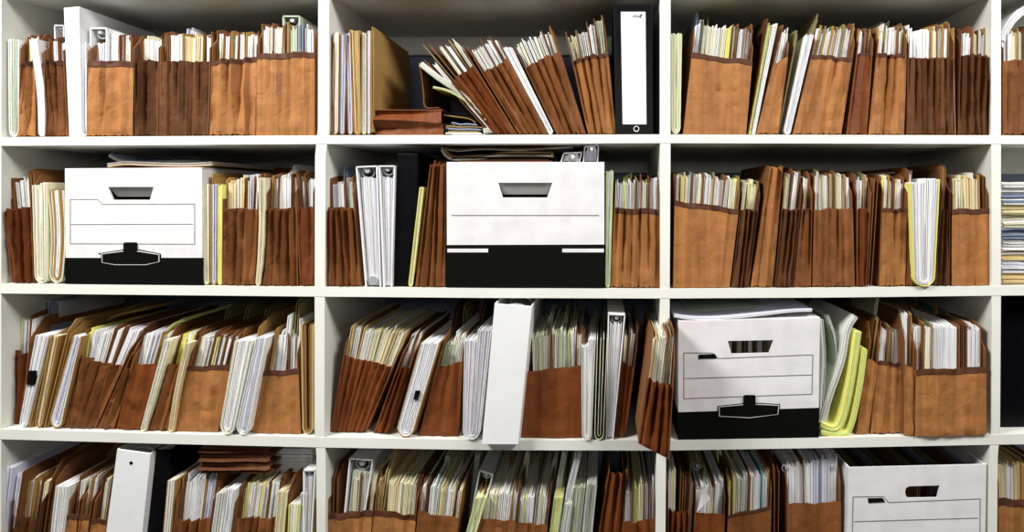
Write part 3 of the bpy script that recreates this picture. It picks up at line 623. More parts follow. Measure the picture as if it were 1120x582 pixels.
storage_box(2, (72, 312), (221, 312), (221, 184), (71, 185), 'white storage box with black emblem and grey handle hole, second shelf left', (282, 282),
  [(118, 204.5), (168, 204.5), (164, 218.5), (124, 218.5)],
  [([(77, 218), (106.5, 218), (112, 223.5), (213, 223), (213, 267), (77, 266.5), (77, 218)], .7), ([(78, 245.5), (211, 245)], .7)],
  [(111, 276.5), (134, 273), (153, 273), (176, 277.5), (176, 287), (161, 291), (126, 291), (111, 288)],
  [(136, 266), (138, 265), (149, 265), (150.5, 266), (150.5, 284), (136, 284)], ltag=[(108, 276.6), (109.6, 276.6), (109.6, 277.8), (108, 277.8)])
zb2 = fZ(184, .004) + .0025
curl([(116, 181), (135, 178.5), (160, 179.5), (200, 180.5), (232, 179)], 1.0, ['manila', 'offwhite', 'greenish'], 4, .03, .28, 'flat papers lying on the left storage box, second shelf', sp=1.2)
curl([(118, 169.5), (130, 175), (150, 177.5), (190, 176.5), (218, 177)], .8, ['offwhite', 'blue', 'greenish'], 3, .06, .22, 'curled sheets sticking up on the left storage box', sp=1.4)
bundle(2, (223, 228), (221.5, 228), 202, 'cream', CR, 'cream folded papers right against the left storage box')
insert('m', F((229, 312), .01), F((230, 197), .01), 4 * K, .02, 'manila folder between folded papers right of left storage box', 'folders on the second shelf', rise=.004, dep=.22)
bundle(2, (230, 237.5), (229.5, 239), 202, 'manila', ['lilac', 'white', 'kraft'], 'manila folder of lilac papers right of the left storage box')
bundle(2, (238.5, 242), (239, 243), 203, 'yellow', ['yellow', 'cream'], 'thin yellow folder beside the fourth second-shelf pocket')
pocket(2, (243, 312), (278, 312), (282, 228), (242, 228), 'brown', 4, .005, 'm C C k W k w k', (201, 196), 'brown pleated pocket right of the left storage box', 'pocket right of left storage box', lc=192, rc=185)
end_binder(2, (247, 312), (262, 312), (262, 180), (247, 180), 'dark binder end rising behind pocket right of left storage box', y0=.29, dep=.08, m='blue')
insert('k', F((262, 312), .01), F((274, 190), .01), 8 * K, .1, 'brown folder raised behind pocket right of left storage box', 'folders on the second shelf', rise=.01, dep=.16)
bundle(2, (279.5, 284), (282.5, 289.5), 195, 'cream', ['manila', 'cream'], 'thin cream folder curving between two brown pockets, second shelf', y0=.003, bend=2)
pocket(2, (285, 313), (326, 313), (324, 228), (290, 228), 'brown', 5, .006, 'k m l k w W k w k', (196, 194), 'brown pocket left of the corner pocket, second shelf left', 'second-to-last pocket, second shelf', lc=190, rc=190)
insert('w', F((303, 312), .01), F((308, 186), .01), 9 * K, .06, 'white sheets sticking up above second shelf left pockets', 'papers on second shelf left', dep=.2)
pocket(2, (328, 312), (342.5, 312), (343, 227), (323, 227), 'red', 2, .004, 'k l k w w', (195, 197), 'narrow reddish pocket against the panel, second shelf left', 'narrow reddish second-shelf pocket', lc=188, rc=183)

# ------------------------------------------------------------------ second shelf, middle bay
pocket(2, (357, 313), (395, 313), (388, 227), (356, 227), 'brown', 5, .006, 'k l w k w k', (202, 200), 'brown pleated pocket left of two white binders, second shelf middle', 'pocket left of white binders', lc=195, rc=187)
insert('b', F((370, 313), .01), F((369, 188), .01), 5 * K, .05, 'blue folder behind the pocket left of two white binders', 'folders on the second shelf', rise=.004, dep=.2)
end_binder(2, (399.5, 312), (416.5, 312), (412.5, 181), (389, 182), 'white binder end leaning left, left one of the pair, second shelf', y0=.004, bottom_ring=True, pg=(0, .9))
end_binder(2, (419, 312), (428.5, 312), (432, 181), (414, 181), 'white binder end, right one of the pair beside black binder', y0=.004, pg=(0, .9))
spine_binder(2, (431.5, 313), (453, 313), (457, 168), (434.5, 168), 'black binder with round finger hole between white binders and brown pocket', 'black', y0=.012, hole=(446.5, 178))
bundle(2, (446.5, 451), (459, 463), 205, 'yellow', ['yellow', 'cream'], 'bright yellow folder leaning against the tall brown pocket', y0=.008)
pocket(2, (454, 313), (487, 313), (487.5, 180), (470, 180), 'brown', 4, .006, 'k k d', (182, 181), 'tall brown pleated pocket left of the middle storage box', 'tall pocket left of middle box', lc=180, rc=180)
storage_box(2, (489, 316), (661, 316), (661, 178), (488.5, 178), 'largest white storage box with handle hole and black base, middle bay', (268, 267.5),
  [(545, 200), (604, 200), (598.5, 216), (550, 216)],
  [([(494, 235.5), (655, 235.5)], .9)], patches=[[(489.5, 272), (534, 272), (534, 276), (489.5, 276)], [(615, 272), (660.5, 272), (660.5, 276), (615, 276)]])
flat_stack(490, 606, 168, 177, ['kraft', 'manila', 'ink', 'kraft', 'olive'], 'brown and dark folders lying flat on the middle storage box', .03, .26, 'file_folders', zbase=fZ(178, .004) + .0024, jag=14, wave=2, thpx=1.8)
curl([(483, 163), (492, 172), (520, 172), (560, 168), (605, 169)], .9, ['cream', 'manila', 'offwhite'], 4, .03, .24, 'cream papers with ragged edges on top of the middle storage box', sp=1.3)
curl([(481, 160), (500, 164), (530, 162), (570, 163), (628, 159)], .9, ['offwhite', 'manila', 'kraft'], 3, .05, .24, 'topmost papers on the middle storage box', sp=1.3)
end_binder(2, (613, 177), (634, 177), (637, 166), (616, 167), 'small binder end lying on the middle storage box', y0=.03, floor=False, pg=(0, .7), m='vinyl_white', dep=.2)
end_binder(2, (637.5, 177), (654, 177), (655, 158), (639, 160), 'white binder end at the right corner on middle storage box', y0=.03, floor=False, pg=(0, .7), dep=.2)
bundle(2, (662.5, 667), (663, 671), 187, 'lime', ['white', 'greenish', 'offwhite'], 'white and green papers squeezed right of the middle storage box', bend=0)
pocket(2, (668, 315), (721, 315), (721.5, 229), (671.5, 228), 'tan', 6, .0045, 'c w y W k w k c y k w w', (201, 198), 'tan banded pocket right of the middle storage box', 'pocket right of middle box', band=6, lc=194, rc=185)
insert('Y', F((680, 312), .01), F((688, 192), .01), 8 * K, .08, 'yellow-green sheets raised behind pocket right of middle box', 'papers on second shelf middle', dep=.16)

# ------------------------------------------------------------------ second shelf, right bay
pocket(2, (736, 310), (798, 312), (808, 229), (738, 220), 'tan', 5, .0010, 'c C b k w c k w w g w w k w y w g', (191, 198), 'wide light tan pocket with dark band, second shelf right bay', 'wide tan second-shelf right pocket', band=5, lc=186, rc=192)
pocket(2, (800, 312), (819, 312), (830, 229), (809.5, 229), 'dark', 4, .005, 'c y c g', (201, 202), 'dark pleated pocket behind right edge of wide tan pocket', 'dark pleated pocket beside wide tan', lc=198, rc=192)
pocket(2, (821, 313), (845, 313), (857, 183), (841, 183), 'tan', 2, .006, '', 180, 'tall empty tan pocket leaning right, second shelf right bay', '', lc=180, rc=180)
pocket(2, (847, 313), (867, 313), (876, 229), (855, 229), 'dark', 4, .005, 'g c k w k', (194, 190), 'dark pleated pocket right of the tall empty pocket', 'pocket right of tall empty one', lc=190, rc=184)
pocket(2, (868, 313), (887, 313), (889, 229), (877, 229), 'brown', 2, .005, 'w w k k', (200, 194), 'slim creased tan-brown pocket in middle of second shelf right', 'slim creased second-shelf pocket', band=4, lc=190, rc=186)
pocket(2, (888.5, 313), (935, 313), (933, 228), (890.5, 229), 'brown', 6, .0025, 'k w g w c w k Y k c c w g w', (194, 194), 'wide brown striped pocket in middle of second shelf right', 'wide brown second-shelf pocket', lc=188, rc=188)
pocket(2, (937, 312), (948, 312), (953, 229), (937, 229), 'red', 2, .005, 'k w w g w', (196, 194), 'slim reddish pocket right of the wide brown one, second shelf', 'slim reddish second-shelf pocket', lc=190, rc=190)
insert('k', F((951, 312), .01), F((958, 200), .01), 10 * K, .008, 'broad brown folder standing left of banded tan pocket', 'folders on the second shelf', rise=.004, dep=.25)
pocket(2, (962, 312), (990, 312), (993, 229), (965, 228), 'tan', 3, .004, 'y c g w k w w k', (197, 199), 'narrow tan banded pocket left of big folded bundle', 'tan pocket left of big bundle', band=4, lc=186, rc=182)
insert('e', F((955, 312), .01), F((962, 187), .01), 8 * K, .12, 'pale grey sheets raised behind the narrow tan banded pocket', 'papers on second shelf right', dep=.12)
bundle(2, (1000, 1022), (996, 1028), 200, 'yellow', ['white', 'white', 'white', 'lilac', 'offwhite', 'white'], 'big fat folded bundle with yellow outer sheets, second shelf right', y0=-.006, ytr=196)
pocket(2, (991.5, 311), (1000, 311), (1001, 229), (994, 229), 'brown', 1, .002, 'k l', (192, 188), 'brown pocket half hidden left of the big folded bundle', 'pocket hidden by big bundle', lc=186)
insert('l', F((1005, 311), .01), F((1006, 187), .01), 16 * K, .08, 'grey printed sheets raised behind the big folded bundle', 'papers on second shelf right', dep=.16)
pocket(2, (1022, 310), (1039, 310), (1040, 229), (1029, 229), 'dark', 3, .005, 'k g k k', (190, 186), 'dark narrow pocket right of the big folded bundle', 'dark pocket right of big bundle', lc=182, rc=190)
pocket(2, (1041, 310), (1083.5, 310), (1082, 229), (1041.5, 229), 'tan', 3, .0015, 'd C C g x k', (200, 196), 'tan pocket with dark band, rightmost on the second shelf right', 'rightmost tan second-shelf pocket', band=5, lc=188, rc=190)
insert('g', F((1056, 310), .01), F((1058, 196), .01), 12 * K, .08, 'green-tabbed folder raised inside the rightmost tan pocket', 'folders on the second shelf', dep=.16, rise=.002)
# far right bay: papers lying flat, folded at the edge
zz = floorz(2, fX(1110)) + .001
for i in range(9):
    c = [['cream', 'manila_pale'], ['lilac', 'offwhite'], ['manila_pale', 'white', 'cream'], ['white', 'offwhite'], ['blue', 'lilac'], ['cream', 'white'], ['cream', 'manila_pale'], ['lilac', 'blue', 'white'], ['white', 'offwhite']][i]
    flat_stack(1096, 1190, 300 - 12.3 * (i + 1), 300 - 12.3 * i, c, f'{["cream","lilac-white","cream","white","blue-grey","cream","pale cream","grey","white"][i]} papers lying flat, {ORD[i]} sheaf from bottom, far right bay', .012, .26, 'paper_sheaf', jag=2.5, thpx=1.5, wave=3.5, group='papers stacked flat in far right bay', zbase=zz + i * (12.6 * K))

# ================================================================== THIRD SHELF, LEFT BAY
pocket(3, (14, 465), (24, 467), (31, 389), (14, 384), 'red', 2, .004, 'y w l k w', (354, 350), 'dark reddish pocket in the left corner, third shelf', 'third-shelf corner pocket', y0=.03, lc=352, rc=348)
insert('b', F((24, 467), .03), F((33, 338), .03), 8 * K, .08, 'blue-grey folder rising at left corner of third shelf', 'folders on third shelf left', rise=.003, dep=.07)
end_binder(3, (38, 468), (52, 468), (66, 330), (48, 329), 'grey binder end with ring, behind folders at third shelf left', y0=.1, m='vinyl_grey', dep=.2)
bundle(3, (20.5, 28), (39, 53), 367, 'offwhite', ['white', 'lilac', 'white', 'offwhite'], 'white folded papers held by black clip, third shelf left', clip=(35.5, 413, 8, 15), y0=.01)
insert('m', F((32, 470), .012), F((57, 372), .012), 4 * K, .012, 'manila folder right of the clipped white papers', 'folders on third shelf left', rise=.012, dep=.26)
bundle(3, (37, 45), (56, 64), 368, 'manila', ['cream', 'offwhite', 'manila_pale'], 'folded papers with cream notes left of broad manila folder', y0=.01)
insert('m', F((49, 470), .012), F((74, 368), .012), 6 * K, .012, 'broad manila folder leaning right, showing its front edge, third shelf', 'folders on third shelf left', rise=.022, dep=.27)
bundle(3, (51.5, 66), (80, 89), 368, 'manila', ['white', 'offwhite', 'lilac', 'white'], 'grey-white folded papers leaning between manila folder and pocket', y0=.008)
pocket(3, (71, 470), (104, 470), (134, 402), (83, 389), 'brown', 5, .004, 'k y l w w k w k W', (367, 362), 'wide brown pocket leaning right, third shelf left bay', 'wide leaning third-shelf pocket', lc=362, rc=352)
curl([(106, 372), (112, 356), (122, 347), (140, 342), (160, 338)], .9, ['manila', 'kraft'], 2, .08, .18, 'manila folder flap bent over behind the wide leaning pocket')
pocket(3, (106, 472), (124, 472), (144, 404), (136, 402), 'brown', 2, .006, 'k', (372, 370), 'slim brown pleated pocket right of the wide leaning one', 'slim pleated third-shelf pocket', lc=370, rc=368)
pocket(3, (127, 473), (153, 474), (174, 400), (143, 398), 'red', 2, .0025, 'd w w W m y c', (367, 368), 'reddish pocket leaning right, fourth pocket on the third shelf', 'reddish leaning third-shelf pocket', lc=360, rc=352)
bundle(3, (153, 158), (180, 188), 372, 'cream', CR, 'cream papers slanting between two brown pockets, third shelf left', y0=.005)
curl([(176, 372), (182, 362), (188, 356), (196, 352), (199, 350)], .9, ['lime', 'yellow'], 3, .05, .2, 'bright yellow-green sheets bent over the third shelf left files')
pocket(3, (160, 475), (184, 476), (204, 400), (178, 398), 'brown', 3, .004, 'w k y w y k', (372, 368), 'brown pocket leaning left of the banded tan pocket, third shelf', 'pocket left of banded tan', lc=366, rc=356)
bundle(3, (184, 188), (203, 208), 375, 'manila_pale', CR, 'pale thin folder curving along banded tan pocket, third shelf left', y0=.004, bend=-2)
pocket(3, (190, 475), (238, 476), (254, 400), (206, 401), 'tan', 3, .001, 'k c w w k w k w k w k w k', (371, 371), 'tan pocket with dark band leaning right, third shelf left', 'banded tan third-shelf pocket', band=5, lc=362, rc=355)
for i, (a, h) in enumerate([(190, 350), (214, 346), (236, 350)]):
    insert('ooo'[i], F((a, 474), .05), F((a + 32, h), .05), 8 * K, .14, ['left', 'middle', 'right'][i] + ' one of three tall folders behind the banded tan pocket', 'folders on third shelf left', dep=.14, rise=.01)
bundle(3, (239, 254), (257, 276), 373, 'offwhite', ['cream', 'white', 'offwhite', 'white'], 'thick white folded bundle right of the banded tan pocket', y0=-.002, cover_up=0)
insert('m', F((255, 476), .012), F((281, 362), .012), 3 * K, .02, 'manila cover between two folded bundles, third shelf left', 'folders on third shelf left', dep=.26, rise=.02)
bundle(3, (256, 271), (280, 291), 370, 'offwhite', ['white', 'lilac', 'white'], 'second white folded bundle, left of last tan pocket', y0=-.002)
pocket(3, (275, 475), (329, 475), (326, 404), (288, 407), 'tan', 3, .0015, 'k m c w w k w w', (366, 372), 'last tan pocket with dark band, right on third shelf left', 'last tan pocket, third-shelf left', band=5, lc=362, rc=365)
insert('w', F((298, 474), .012), F((314, 345), .012), 5 * K, .025, 'tall white papers leaning out of last tan pocket', 'papers on third shelf left', dep=.22)
insert('o', F((312, 474), .012), F((321, 336), .012), 7 * K, .03, 'tall dark olive folder rising from last tan pocket', 'folders on third shelf left', dep=.22)
insert('w', F((322, 474), .012), F((325, 352), .012), 4 * K, .03, 'grey-white papers right of tall olive folder, third shelf left', 'papers on third shelf left', dep=.22)
bundle(3, (331, 342), (329, 342.5), 356, 'manila_pale', ['offwhite', 'kraft', 'manila', 'ink'], 'dark and manila folded papers against panel, third shelf left', y0=.012)

# ------------------------------------------------------------------ third shelf, middle bay
pocket(3, (361, 473), (400, 477), (430, 402), (375, 389), 'red', 8, .0025, 'p p w k p C C p c p', (362, 367), 'big reddish ribbed pocket full of cream folders, third shelf middle', 'big ribbed middle pocket', y0=.028, lc=358, rc=364)
pocket(3, (408, 477), (427, 477), (449, 402), (434, 402), 'red', 3, .006, 'k w y k w', (372, 370), 'narrow pleated pocket right of the big ribbed one', 'narrow pleated middle pocket', y0=.025, lc=366, rc=366)
bundle(3, (431, 450), (460, 481), 375, 'manila', ['white', 'lilac', 'white', 'white'], 'white folded papers with black clip, third shelf middle bay', clip=(456, 432, 5, 9), y0=.004)
insert('k', F((452, 477), .012), F((484, 378), .012), 3 * K, .02, 'brown folder right of the clipped papers, third shelf middle', 'folders on third shelf middle', dep=.26, rise=.016)
pocket(3, (458, 474), (501, 477), (506, 396), (477, 403), 'red', 3, .0015, 'k E E C', (380, 368), 'reddish smooth pocket between two folded bundles, third shelf middle', 'smooth reddish middle pocket', y0=.016, lc=364, rc=366)
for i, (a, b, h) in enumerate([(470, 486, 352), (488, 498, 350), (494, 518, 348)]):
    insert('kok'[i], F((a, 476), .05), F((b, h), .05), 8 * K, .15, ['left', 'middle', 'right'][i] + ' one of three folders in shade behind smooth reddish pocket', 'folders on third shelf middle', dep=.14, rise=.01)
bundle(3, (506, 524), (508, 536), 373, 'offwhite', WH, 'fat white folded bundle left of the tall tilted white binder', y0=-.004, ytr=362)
spine_binder(3, (527, 485), (567, 488.5), (582, 335), (541, 332), 'tall tilted white binder jutting over the third shelf edge', y0=-.028, dep=.29)
pocket(3, (570, 478), (636, 481), (638.5, 399), (568, 408), 'red', 3, .001, 'x x x x x x x E e c k e E e w k c k', (371, 366), 'wide reddish pocket with torn left edge, third shelf middle', 'wide torn reddish pocket', y0=.012, torn=.003, lc=407, rc=360)
mb = MB(); 
r0 = empty('paper_scrap', F((566, 412), 0) [:1] + (.003,) + F((566, 412), 0)[1:], 'torn brown paper flap curling at the wide torn pocket', 'paper')
grid_solid(mb, [[((F(p, .01)[0], .004 + q, F(p, .01)[1]), (F(p, .01)[0], .005 + q, F(p, .01)[1])) for p, q in r] for r in
   ([((561, 411), .004), ((566, 407), -.004), ((571, 409), 0)], [((561, 420), .002), ((566, 424), -.006), ((571, 425), 0)], [((566, 425), .004), ((567, 440), -.002), ((571, 445), 0)])], 'kraft'); part(mb, 'flap', r0, True)
bundle(3, (636.5, 647), (636, 651), 379, 'offwhite', ['white', 'greenish', 'offwhite'], 'white folded papers right of the wide torn pocket', y0=-.004, ytr=372)
bundle(3, (650, 660), (653, 664.5), 371, 'cream', ['cream', 'offwhite', 'ink'], 'cream folded papers left of the leaning ring binder', y0=-.002)
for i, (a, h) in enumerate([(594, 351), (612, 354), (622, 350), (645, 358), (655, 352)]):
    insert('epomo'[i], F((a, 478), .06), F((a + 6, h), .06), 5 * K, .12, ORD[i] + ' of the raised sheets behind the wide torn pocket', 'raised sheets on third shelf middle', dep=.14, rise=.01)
end_binder(3, (662.5, 481), (671, 481), (684, 344), (665, 343), 'white ring binder end leaning right, third shelf middle', y0=.004, pg=(0, .92))
pocket(3, (673, 481), (684, 481), (694, 404), (679, 395), 'red', 2, .003, 'c k w k', (370, 364), 'narrow reddish pocket right of the leaning ring binder', 'pocket right of ring binder', y0=.016, lc=362, rc=356)
pocket(3, (698, 486), (732, 503), (737, 424), (708, 415), 'red', 4, .007, 'C y C w k w o w k', (373, 372), 'reddish pocket hanging over the shelf edge before the panel', 'overhanging reddish pocket', floor=False, y0=-.115, lc=361, rc=372, dep=.26)

# ------------------------------------------------------------------ third shelf, right bay
storage_box(3, (742, 480), (895, 478), (897, 348), (742, 352), 'white storage box with black emblem, third shelf right bay', (451, 446),
  [(796, 373), (846, 372), (841, 386), (800, 387)],
  [([(748, 386), (779, 386), (786, 392), (889, 388), (888, 431), (748, 436), (748, 386)], .8), ([(749, 414), (888, 410)], .8)],
  [(785, 444), (813, 441), (828, 440.5), (853, 442), (852, 454), (820, 458.5), (785, 456.5)],
  [(813, 433), (815, 432), (825, 432), (826, 433), (826, 452), (813, 452.5)],
  ltag=[(764, 388), (782, 387), (784, 392), (764, 392.5)], y0=.002, flap=False)
for i in range(9):
    insert('wkcowkwmw'[i], (fX(797 + i * 5.4, .04), floorz(3, fX(820)) + .0045), (fX(798 + i * 5.4, .04), fZ(365, .04)), 4.4 * K, .03, ORD[i] + ' sheaf from left seen through the right box handle hole', 'files inside the third shelf box', dep=.25, rise=0, tall=.1)
curl([(737, 346), (760, 349.5), (790, 349), (830, 345), (865, 341), (889, 340)], 1.0, WH, 3, .004, .26, 'white papers lying on the third shelf storage box', sp=1.2)
curl([(750, 341), (790, 339), (830, 336.5), (858, 337)], .8, ['manila', 'greenish'], 2, .07, .2, 'thin tan sheets under shade on the third shelf box')
curl([(898, 462), (900, 430), (902, 390), (899, 349)], .9, ['offwhite', 'greenish'], 3, .02, .26, 'pale papers upright against the right side of storage box', sp=1.5)
curl([(899, 465), (910, 430), (922, 395), (928, 362), (937, 346)], .9, ['white', 'offwhite', 'lilac'], 5, .014, .26, 'loose white papers leaning right beside the third shelf box', sp=1.5)
curl([(903, 467), (907, 440), (915, 400), (913, 370), (905, 345)], .9, ['offwhite', 'greenish'], 3, .03, .2, 'curved grey sheets leaning left beside the third shelf box', sp=1.6)
curl([(897, 466), (912, 471), (922, 462), (931, 425), (937, 385), (940, 363)], 1.0, ['yellow', 'lime', 'yellow', 'lime'], 5, .006, .25, 'bright yellow papers curved upright, third shelf right', sp=1.6)
curl([(898, 473), (922, 476), (932, 466), (941, 425), (947, 381)], 1.0, ['lime', 'yellow', 'cream'], 4, .004, .25, 'yellow-green papers curved upright, right of bright yellow ones', sp=1.5)
pocket(3, (936, 475), (950, 476), (960, 398), (949, 392), 'tan', 1, .001, 'd g', (357, 351), 'narrow tan pocket right of the yellow-green papers', 'narrow tan third-shelf pocket', band=0, lc=352, rc=348)
pocket(3, (952, 476), (987, 476), (987, 398), (960, 395), 'tan', 3, .003, 'k w k o k w', (360, 366), 'tan pocket left of the widest one, third shelf right', 'tan pocket left of widest', band=4, lc=350, rc=350)
insert('e', F((965, 475), .012), F((985, 328), .012), 4 * K, .12, 'large pale grey sheets rising behind the third shelf right pockets', 'papers on third shelf right', dep=.14)
pocket(3, (1001, 480), (1079, 480), (1079, 402), (1002, 405), 'tan', 6, .0006, 'w k m w g W W k d k d k w w k', (360, 362), 'widest light tan pocket with dark band, third shelf right', 'widest tan third-shelf pocket', band=6, y0=-.004, lc=356, rc=358)
pocket(3, (989, 478), (999.5, 479), (1001, 405), (989, 398), 'tan', 1, .001, 'w k m', (345, 352), 'slim tan pocket squeezed left of the widest tan one', 'slim pocket beside widest', y0=.002, lc=338, rc=350)
for i, (a, h) in enumerate([(1004, 350), (1012, 345), (1040, 346), (1054, 350)]):
    insert('gogg'[i], F((a, 478), .06), F((a - 4, h), .06), 5 * K, .1, ORD[i] + ' of the raised folders behind the widest tan pocket', 'raised folders on third shelf right', dep=.15, rise=.008)
# black carton, far right bay
o = spine_binder(3, (1094.5, 467), (1128, 467), (1128, 322), (1094.5, 322), 'large black binder in the far right bay, third shelf', 'black', y0=.04, dep=.28)
spine_binder(3, (1129, 467), (1160, 467), (1160, 322), (1129, 322), 'second black binder beyond the far right black one', 'black', y0=.045, dep=.28)

# ================================================================== BOTTOM SHELF, LEFT BAY
bundle(4, (-10, 0), (2, 13), 512, 'lilac', ['white', 'lilac', 'white'], 'lilac-white papers in the left corner of the bottom shelf', y0=.01)
stand(4, (1, 10), (11, 20, 560), 'l k', 522, 'the bottom left corner', y0=.012, prep='at')
pocket(4, (5, 632), (34, 634), (43, 568), (11, 564), 'dark', 4, .005, 'k w m w m c k c', (532, 530), 'dark pocket at the left of the bottom shelf', 'dark bottom left pocket', lc=526, rc=528)
insert('k', F((40, 634), .012), F((55, 530), .012), 11 * K, .02, 'broad brown folder right of the dark bottom left pocket', 'folders on the bottom shelf', dep=.26, rise=.03)
bundle(4, (50, 64), (61, 76), 532, 'offwhite', ['white', 'lilac', 'offwhite', 'yellow'], 'grey-white papers left of three small bottom pockets', y0=.01)
pocket(4, (66, 634), (77, 634), (85, 564), (74, 564), 'tan', 1, .001, 'y k w', (530, 528), 'left one of three small tan pockets, bottom shelf', 'left small bottom pocket', band=5, lc=520)
pocket(4, (78, 634), (89, 635), (98, 564), (87, 564), 'tan', 1, .001, 'c m w', (528, 528), 'middle one of three small tan pockets, bottom shelf', 'middle small bottom pocket', band=5, lc=520)
pocket(4, (91, 635), (107, 636), (117, 569), (100, 568), 'tan', 1, .001, 'k c k k', (526, 528), 'right one of three small tan pockets, bottom shelf', 'right small bottom pocket', band=5, rc=516)
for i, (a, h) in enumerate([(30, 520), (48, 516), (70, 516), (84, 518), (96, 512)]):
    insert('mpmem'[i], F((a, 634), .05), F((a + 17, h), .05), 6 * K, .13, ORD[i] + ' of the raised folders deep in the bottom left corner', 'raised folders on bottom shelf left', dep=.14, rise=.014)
spine_binder(4, (109, 640), (150, 640), (165, 496), (128, 491), 'white binder with black finger hole, bottom shelf left', y0=.004, hole=(143.5, 506.5), dep=.28)
spine_binder(4, (153, 640), (174, 640), (186, 492), (168, 492), 'black binder right of the white bottom shelf binder', 'black', y0=.02, dep=.28)
bundle(4, (174, 182), (183, 192), 526, 'manila', ['lilac', 'white', 'cream'], 'thin papers right of the black bottom shelf binder', y0=.01)
pocket(4, (184, 636), (222, 638), (231, 568), (190, 570), 'brown', 4, .004, 'm k w w W m W k', (530, 524), 'brown pocket of thick white papers, bottom shelf left', 'bottom pocket of thick papers', lc=515, rc=520)
bundle(4, (224, 233), (237, 247), 540, 'offwhite', GR, 'grey-green papers right of the pocket of thick papers', y0=.008)
bundle(4, (234, 244), (247, 257), 536, 'offwhite', ['white', 'lilac', 'white'], 'white papers right of grey-green ones, bottom shelf left', y0=.008)
pocket(4, (246, 638), (294, 639), (302, 567), (255, 567), 'brown', 6, .003, 'k k Y W w w k w w k', (536, 532), 'wide brown pocket below the lying pockets, bottom shelf left', 'wide bottom left pocket', lc=526, rc=520)
bundle(4, (296, 306), (304, 314), 538, 'cream', CR, 'cream papers right of the wide bottom left pocket', y0=.008)
insert('k', F((308, 638), .012), F((317, 540), .012), 3 * K, .012, 'brown folder left of the yellow bottom papers', 'folders on the bottom shelf', dep=.26, rise=.02)
bundle(4, (312, 321), (316, 328), 552, 'yellow', ['yellow', 'cream', 'lime', 'white'], 'yellow papers in the bottom shelf, left of the small binder', y0=.004)
bundle(4, (322, 330), (329, 335), 540, 'offwhite', ['lilac', 'offwhite'], 'grey papers between yellow ones and the small binder', y0=.008)
end_binder(4, (331, 640), (338, 640), (345, 514), (331.5, 514), 'small white binder end against the panel, bottom shelf left', y0=.006, pg=(0, .93))
stand(4, (339, 343), (341, 344, 560), 'm', 530, 'small white binder', prep='right of')
# the closed pockets lying on the files
zb4 = None
for i in range(3):
    za_ = fZ(518 - i * 9.5, .02)
    lying_pocket(218, 295, 509 - i * 9.5, 518 - i * 9.5, .02, .26, 'dark', 2, ['lowest', 'middle', 'topmost'][i] + ' of three closed dark pockets lying on the bottom shelf files', za_)
flat_stack(298, 341, 492, 518, ['white', 'offwhite', 'white'], 'block of white papers lying right of the closed dark pockets', .06, .2, 'paper_stack', jag=1, thpx=2.2, wave=1)
# ------------------------------------------------------------------ bottom shelf, middle bay
insert('k', F((361, 640), .012), F((364, 528), .012), 8 * K, .025, 'brown folder in left corner of bottom middle bay', 'folders on the bottom shelf', dep=.26, rise=.02)
pocket(4, (360, 640), (400, 641), (408, 559), (358, 563), 'tan', 3, .0025, 'x x x x x x x x x x c k c k c', (528, 524), 'tan banded pocket holding a binder, bottom middle bay', 'tan pocket holding binder', band=6, lc=530, rc=520)
end_binder(4, (369, 640), (388, 640), (408, 503), (382, 501), 'white binder end with chrome ring, bottom shelf middle', y0=.022, pg=(0, .88), pages=('greenish', 'offwhite'), dep=.24)
pocket(4, (402, 641), (449, 642), (455, 565), (409, 558), 'tan', 3, .0015, 'p m x x C C k', (534, 532), 'tan banded pocket with cream files, bottom middle bay', 'second banded bottom pocket', band=6, lc=510, rc=520)
insert('p', F((404, 640), .012), F((420, 524), .012), 6 * K, .03, 'tall pale manila folder leaning right, bottom middle bay', 'folders on the bottom shelf', dep=.24, rise=.03)
bundle(4, (441, 451), (456, 466), 534, 'offwhite', CR, 'white papers between banded and reddish bottom middle pockets', y0=.035)
pocket(4, (450, 642), (493, 643), (502, 568), (457, 560), 'brown', 3, .0015, 'w k d x w w c y w w c k w', (536, 540), 'brown pocket with many sheaves, bottom middle bay', 'third bottom middle pocket', lc=526, rc=524)
bundle(4, (494, 504), (520, 532), 545, 'lime', ['yellow', 'white', 'lime'], 'yellow-green papers leaning right in bottom middle bay', y0=.008)
end_binder(4, (502, 642), (516, 642), (539, 519), (524, 514), 'dark grey binder end leaning right, bottom middle bay', y0=.04, m='vinyl_grey', dep=.22)
pocket(4, (514, 643), (557, 644), (564, 570), (520, 568), 'brown', 3, .0015, 'w k c w c e w c w m w', (546, 544), 'brown pocket in the centre of the bottom shelf', 'central bottom pocket', lc=530, rc=526)
pocket(4, (558, 644), (592, 644), (599, 575), (564, 572), 'brown', 3, .0015, 'w y w l k w c w k', (548, 546), 'brown pocket right of the central bottom one', 'pocket right of central bottom', lc=530, rc=526)
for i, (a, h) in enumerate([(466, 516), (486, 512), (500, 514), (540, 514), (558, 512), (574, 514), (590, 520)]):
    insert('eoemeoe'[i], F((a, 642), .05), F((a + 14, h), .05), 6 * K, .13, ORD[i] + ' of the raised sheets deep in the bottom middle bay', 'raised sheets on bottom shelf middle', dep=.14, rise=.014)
bundle(4, (594, 602), (606, 616), 545, 'lime', ['yellow', 'lime', 'offwhite'], 'yellow papers left of the tall white sheets, bottom middle', y0=.008)
bundle(4, (603, 613), (618, 626), 552, 'offwhite', ['white', 'offwhite'], 'small white papers left of the tall white sheets', y0=.006)
insert('w', F((600, 642), .012), F((632, 500), .012), 6 * K, .012, 'tall white sheets leaning right, bottom middle bay', 'papers on bottom shelf middle', dep=.26)
insert('e', F((594, 642), .012), F((616, 506), .012), 7 * K, .05, 'tall cream envelope left of the tall white sheets', 'papers on bottom shelf middle', dep=.2)
bundle(4, (615, 628), (627, 640), 534, 'offwhite', ['greenish', 'offwhite', 'lime', 'kraft'], 'grey-green papers right of the tall white sheets', y0=.01)
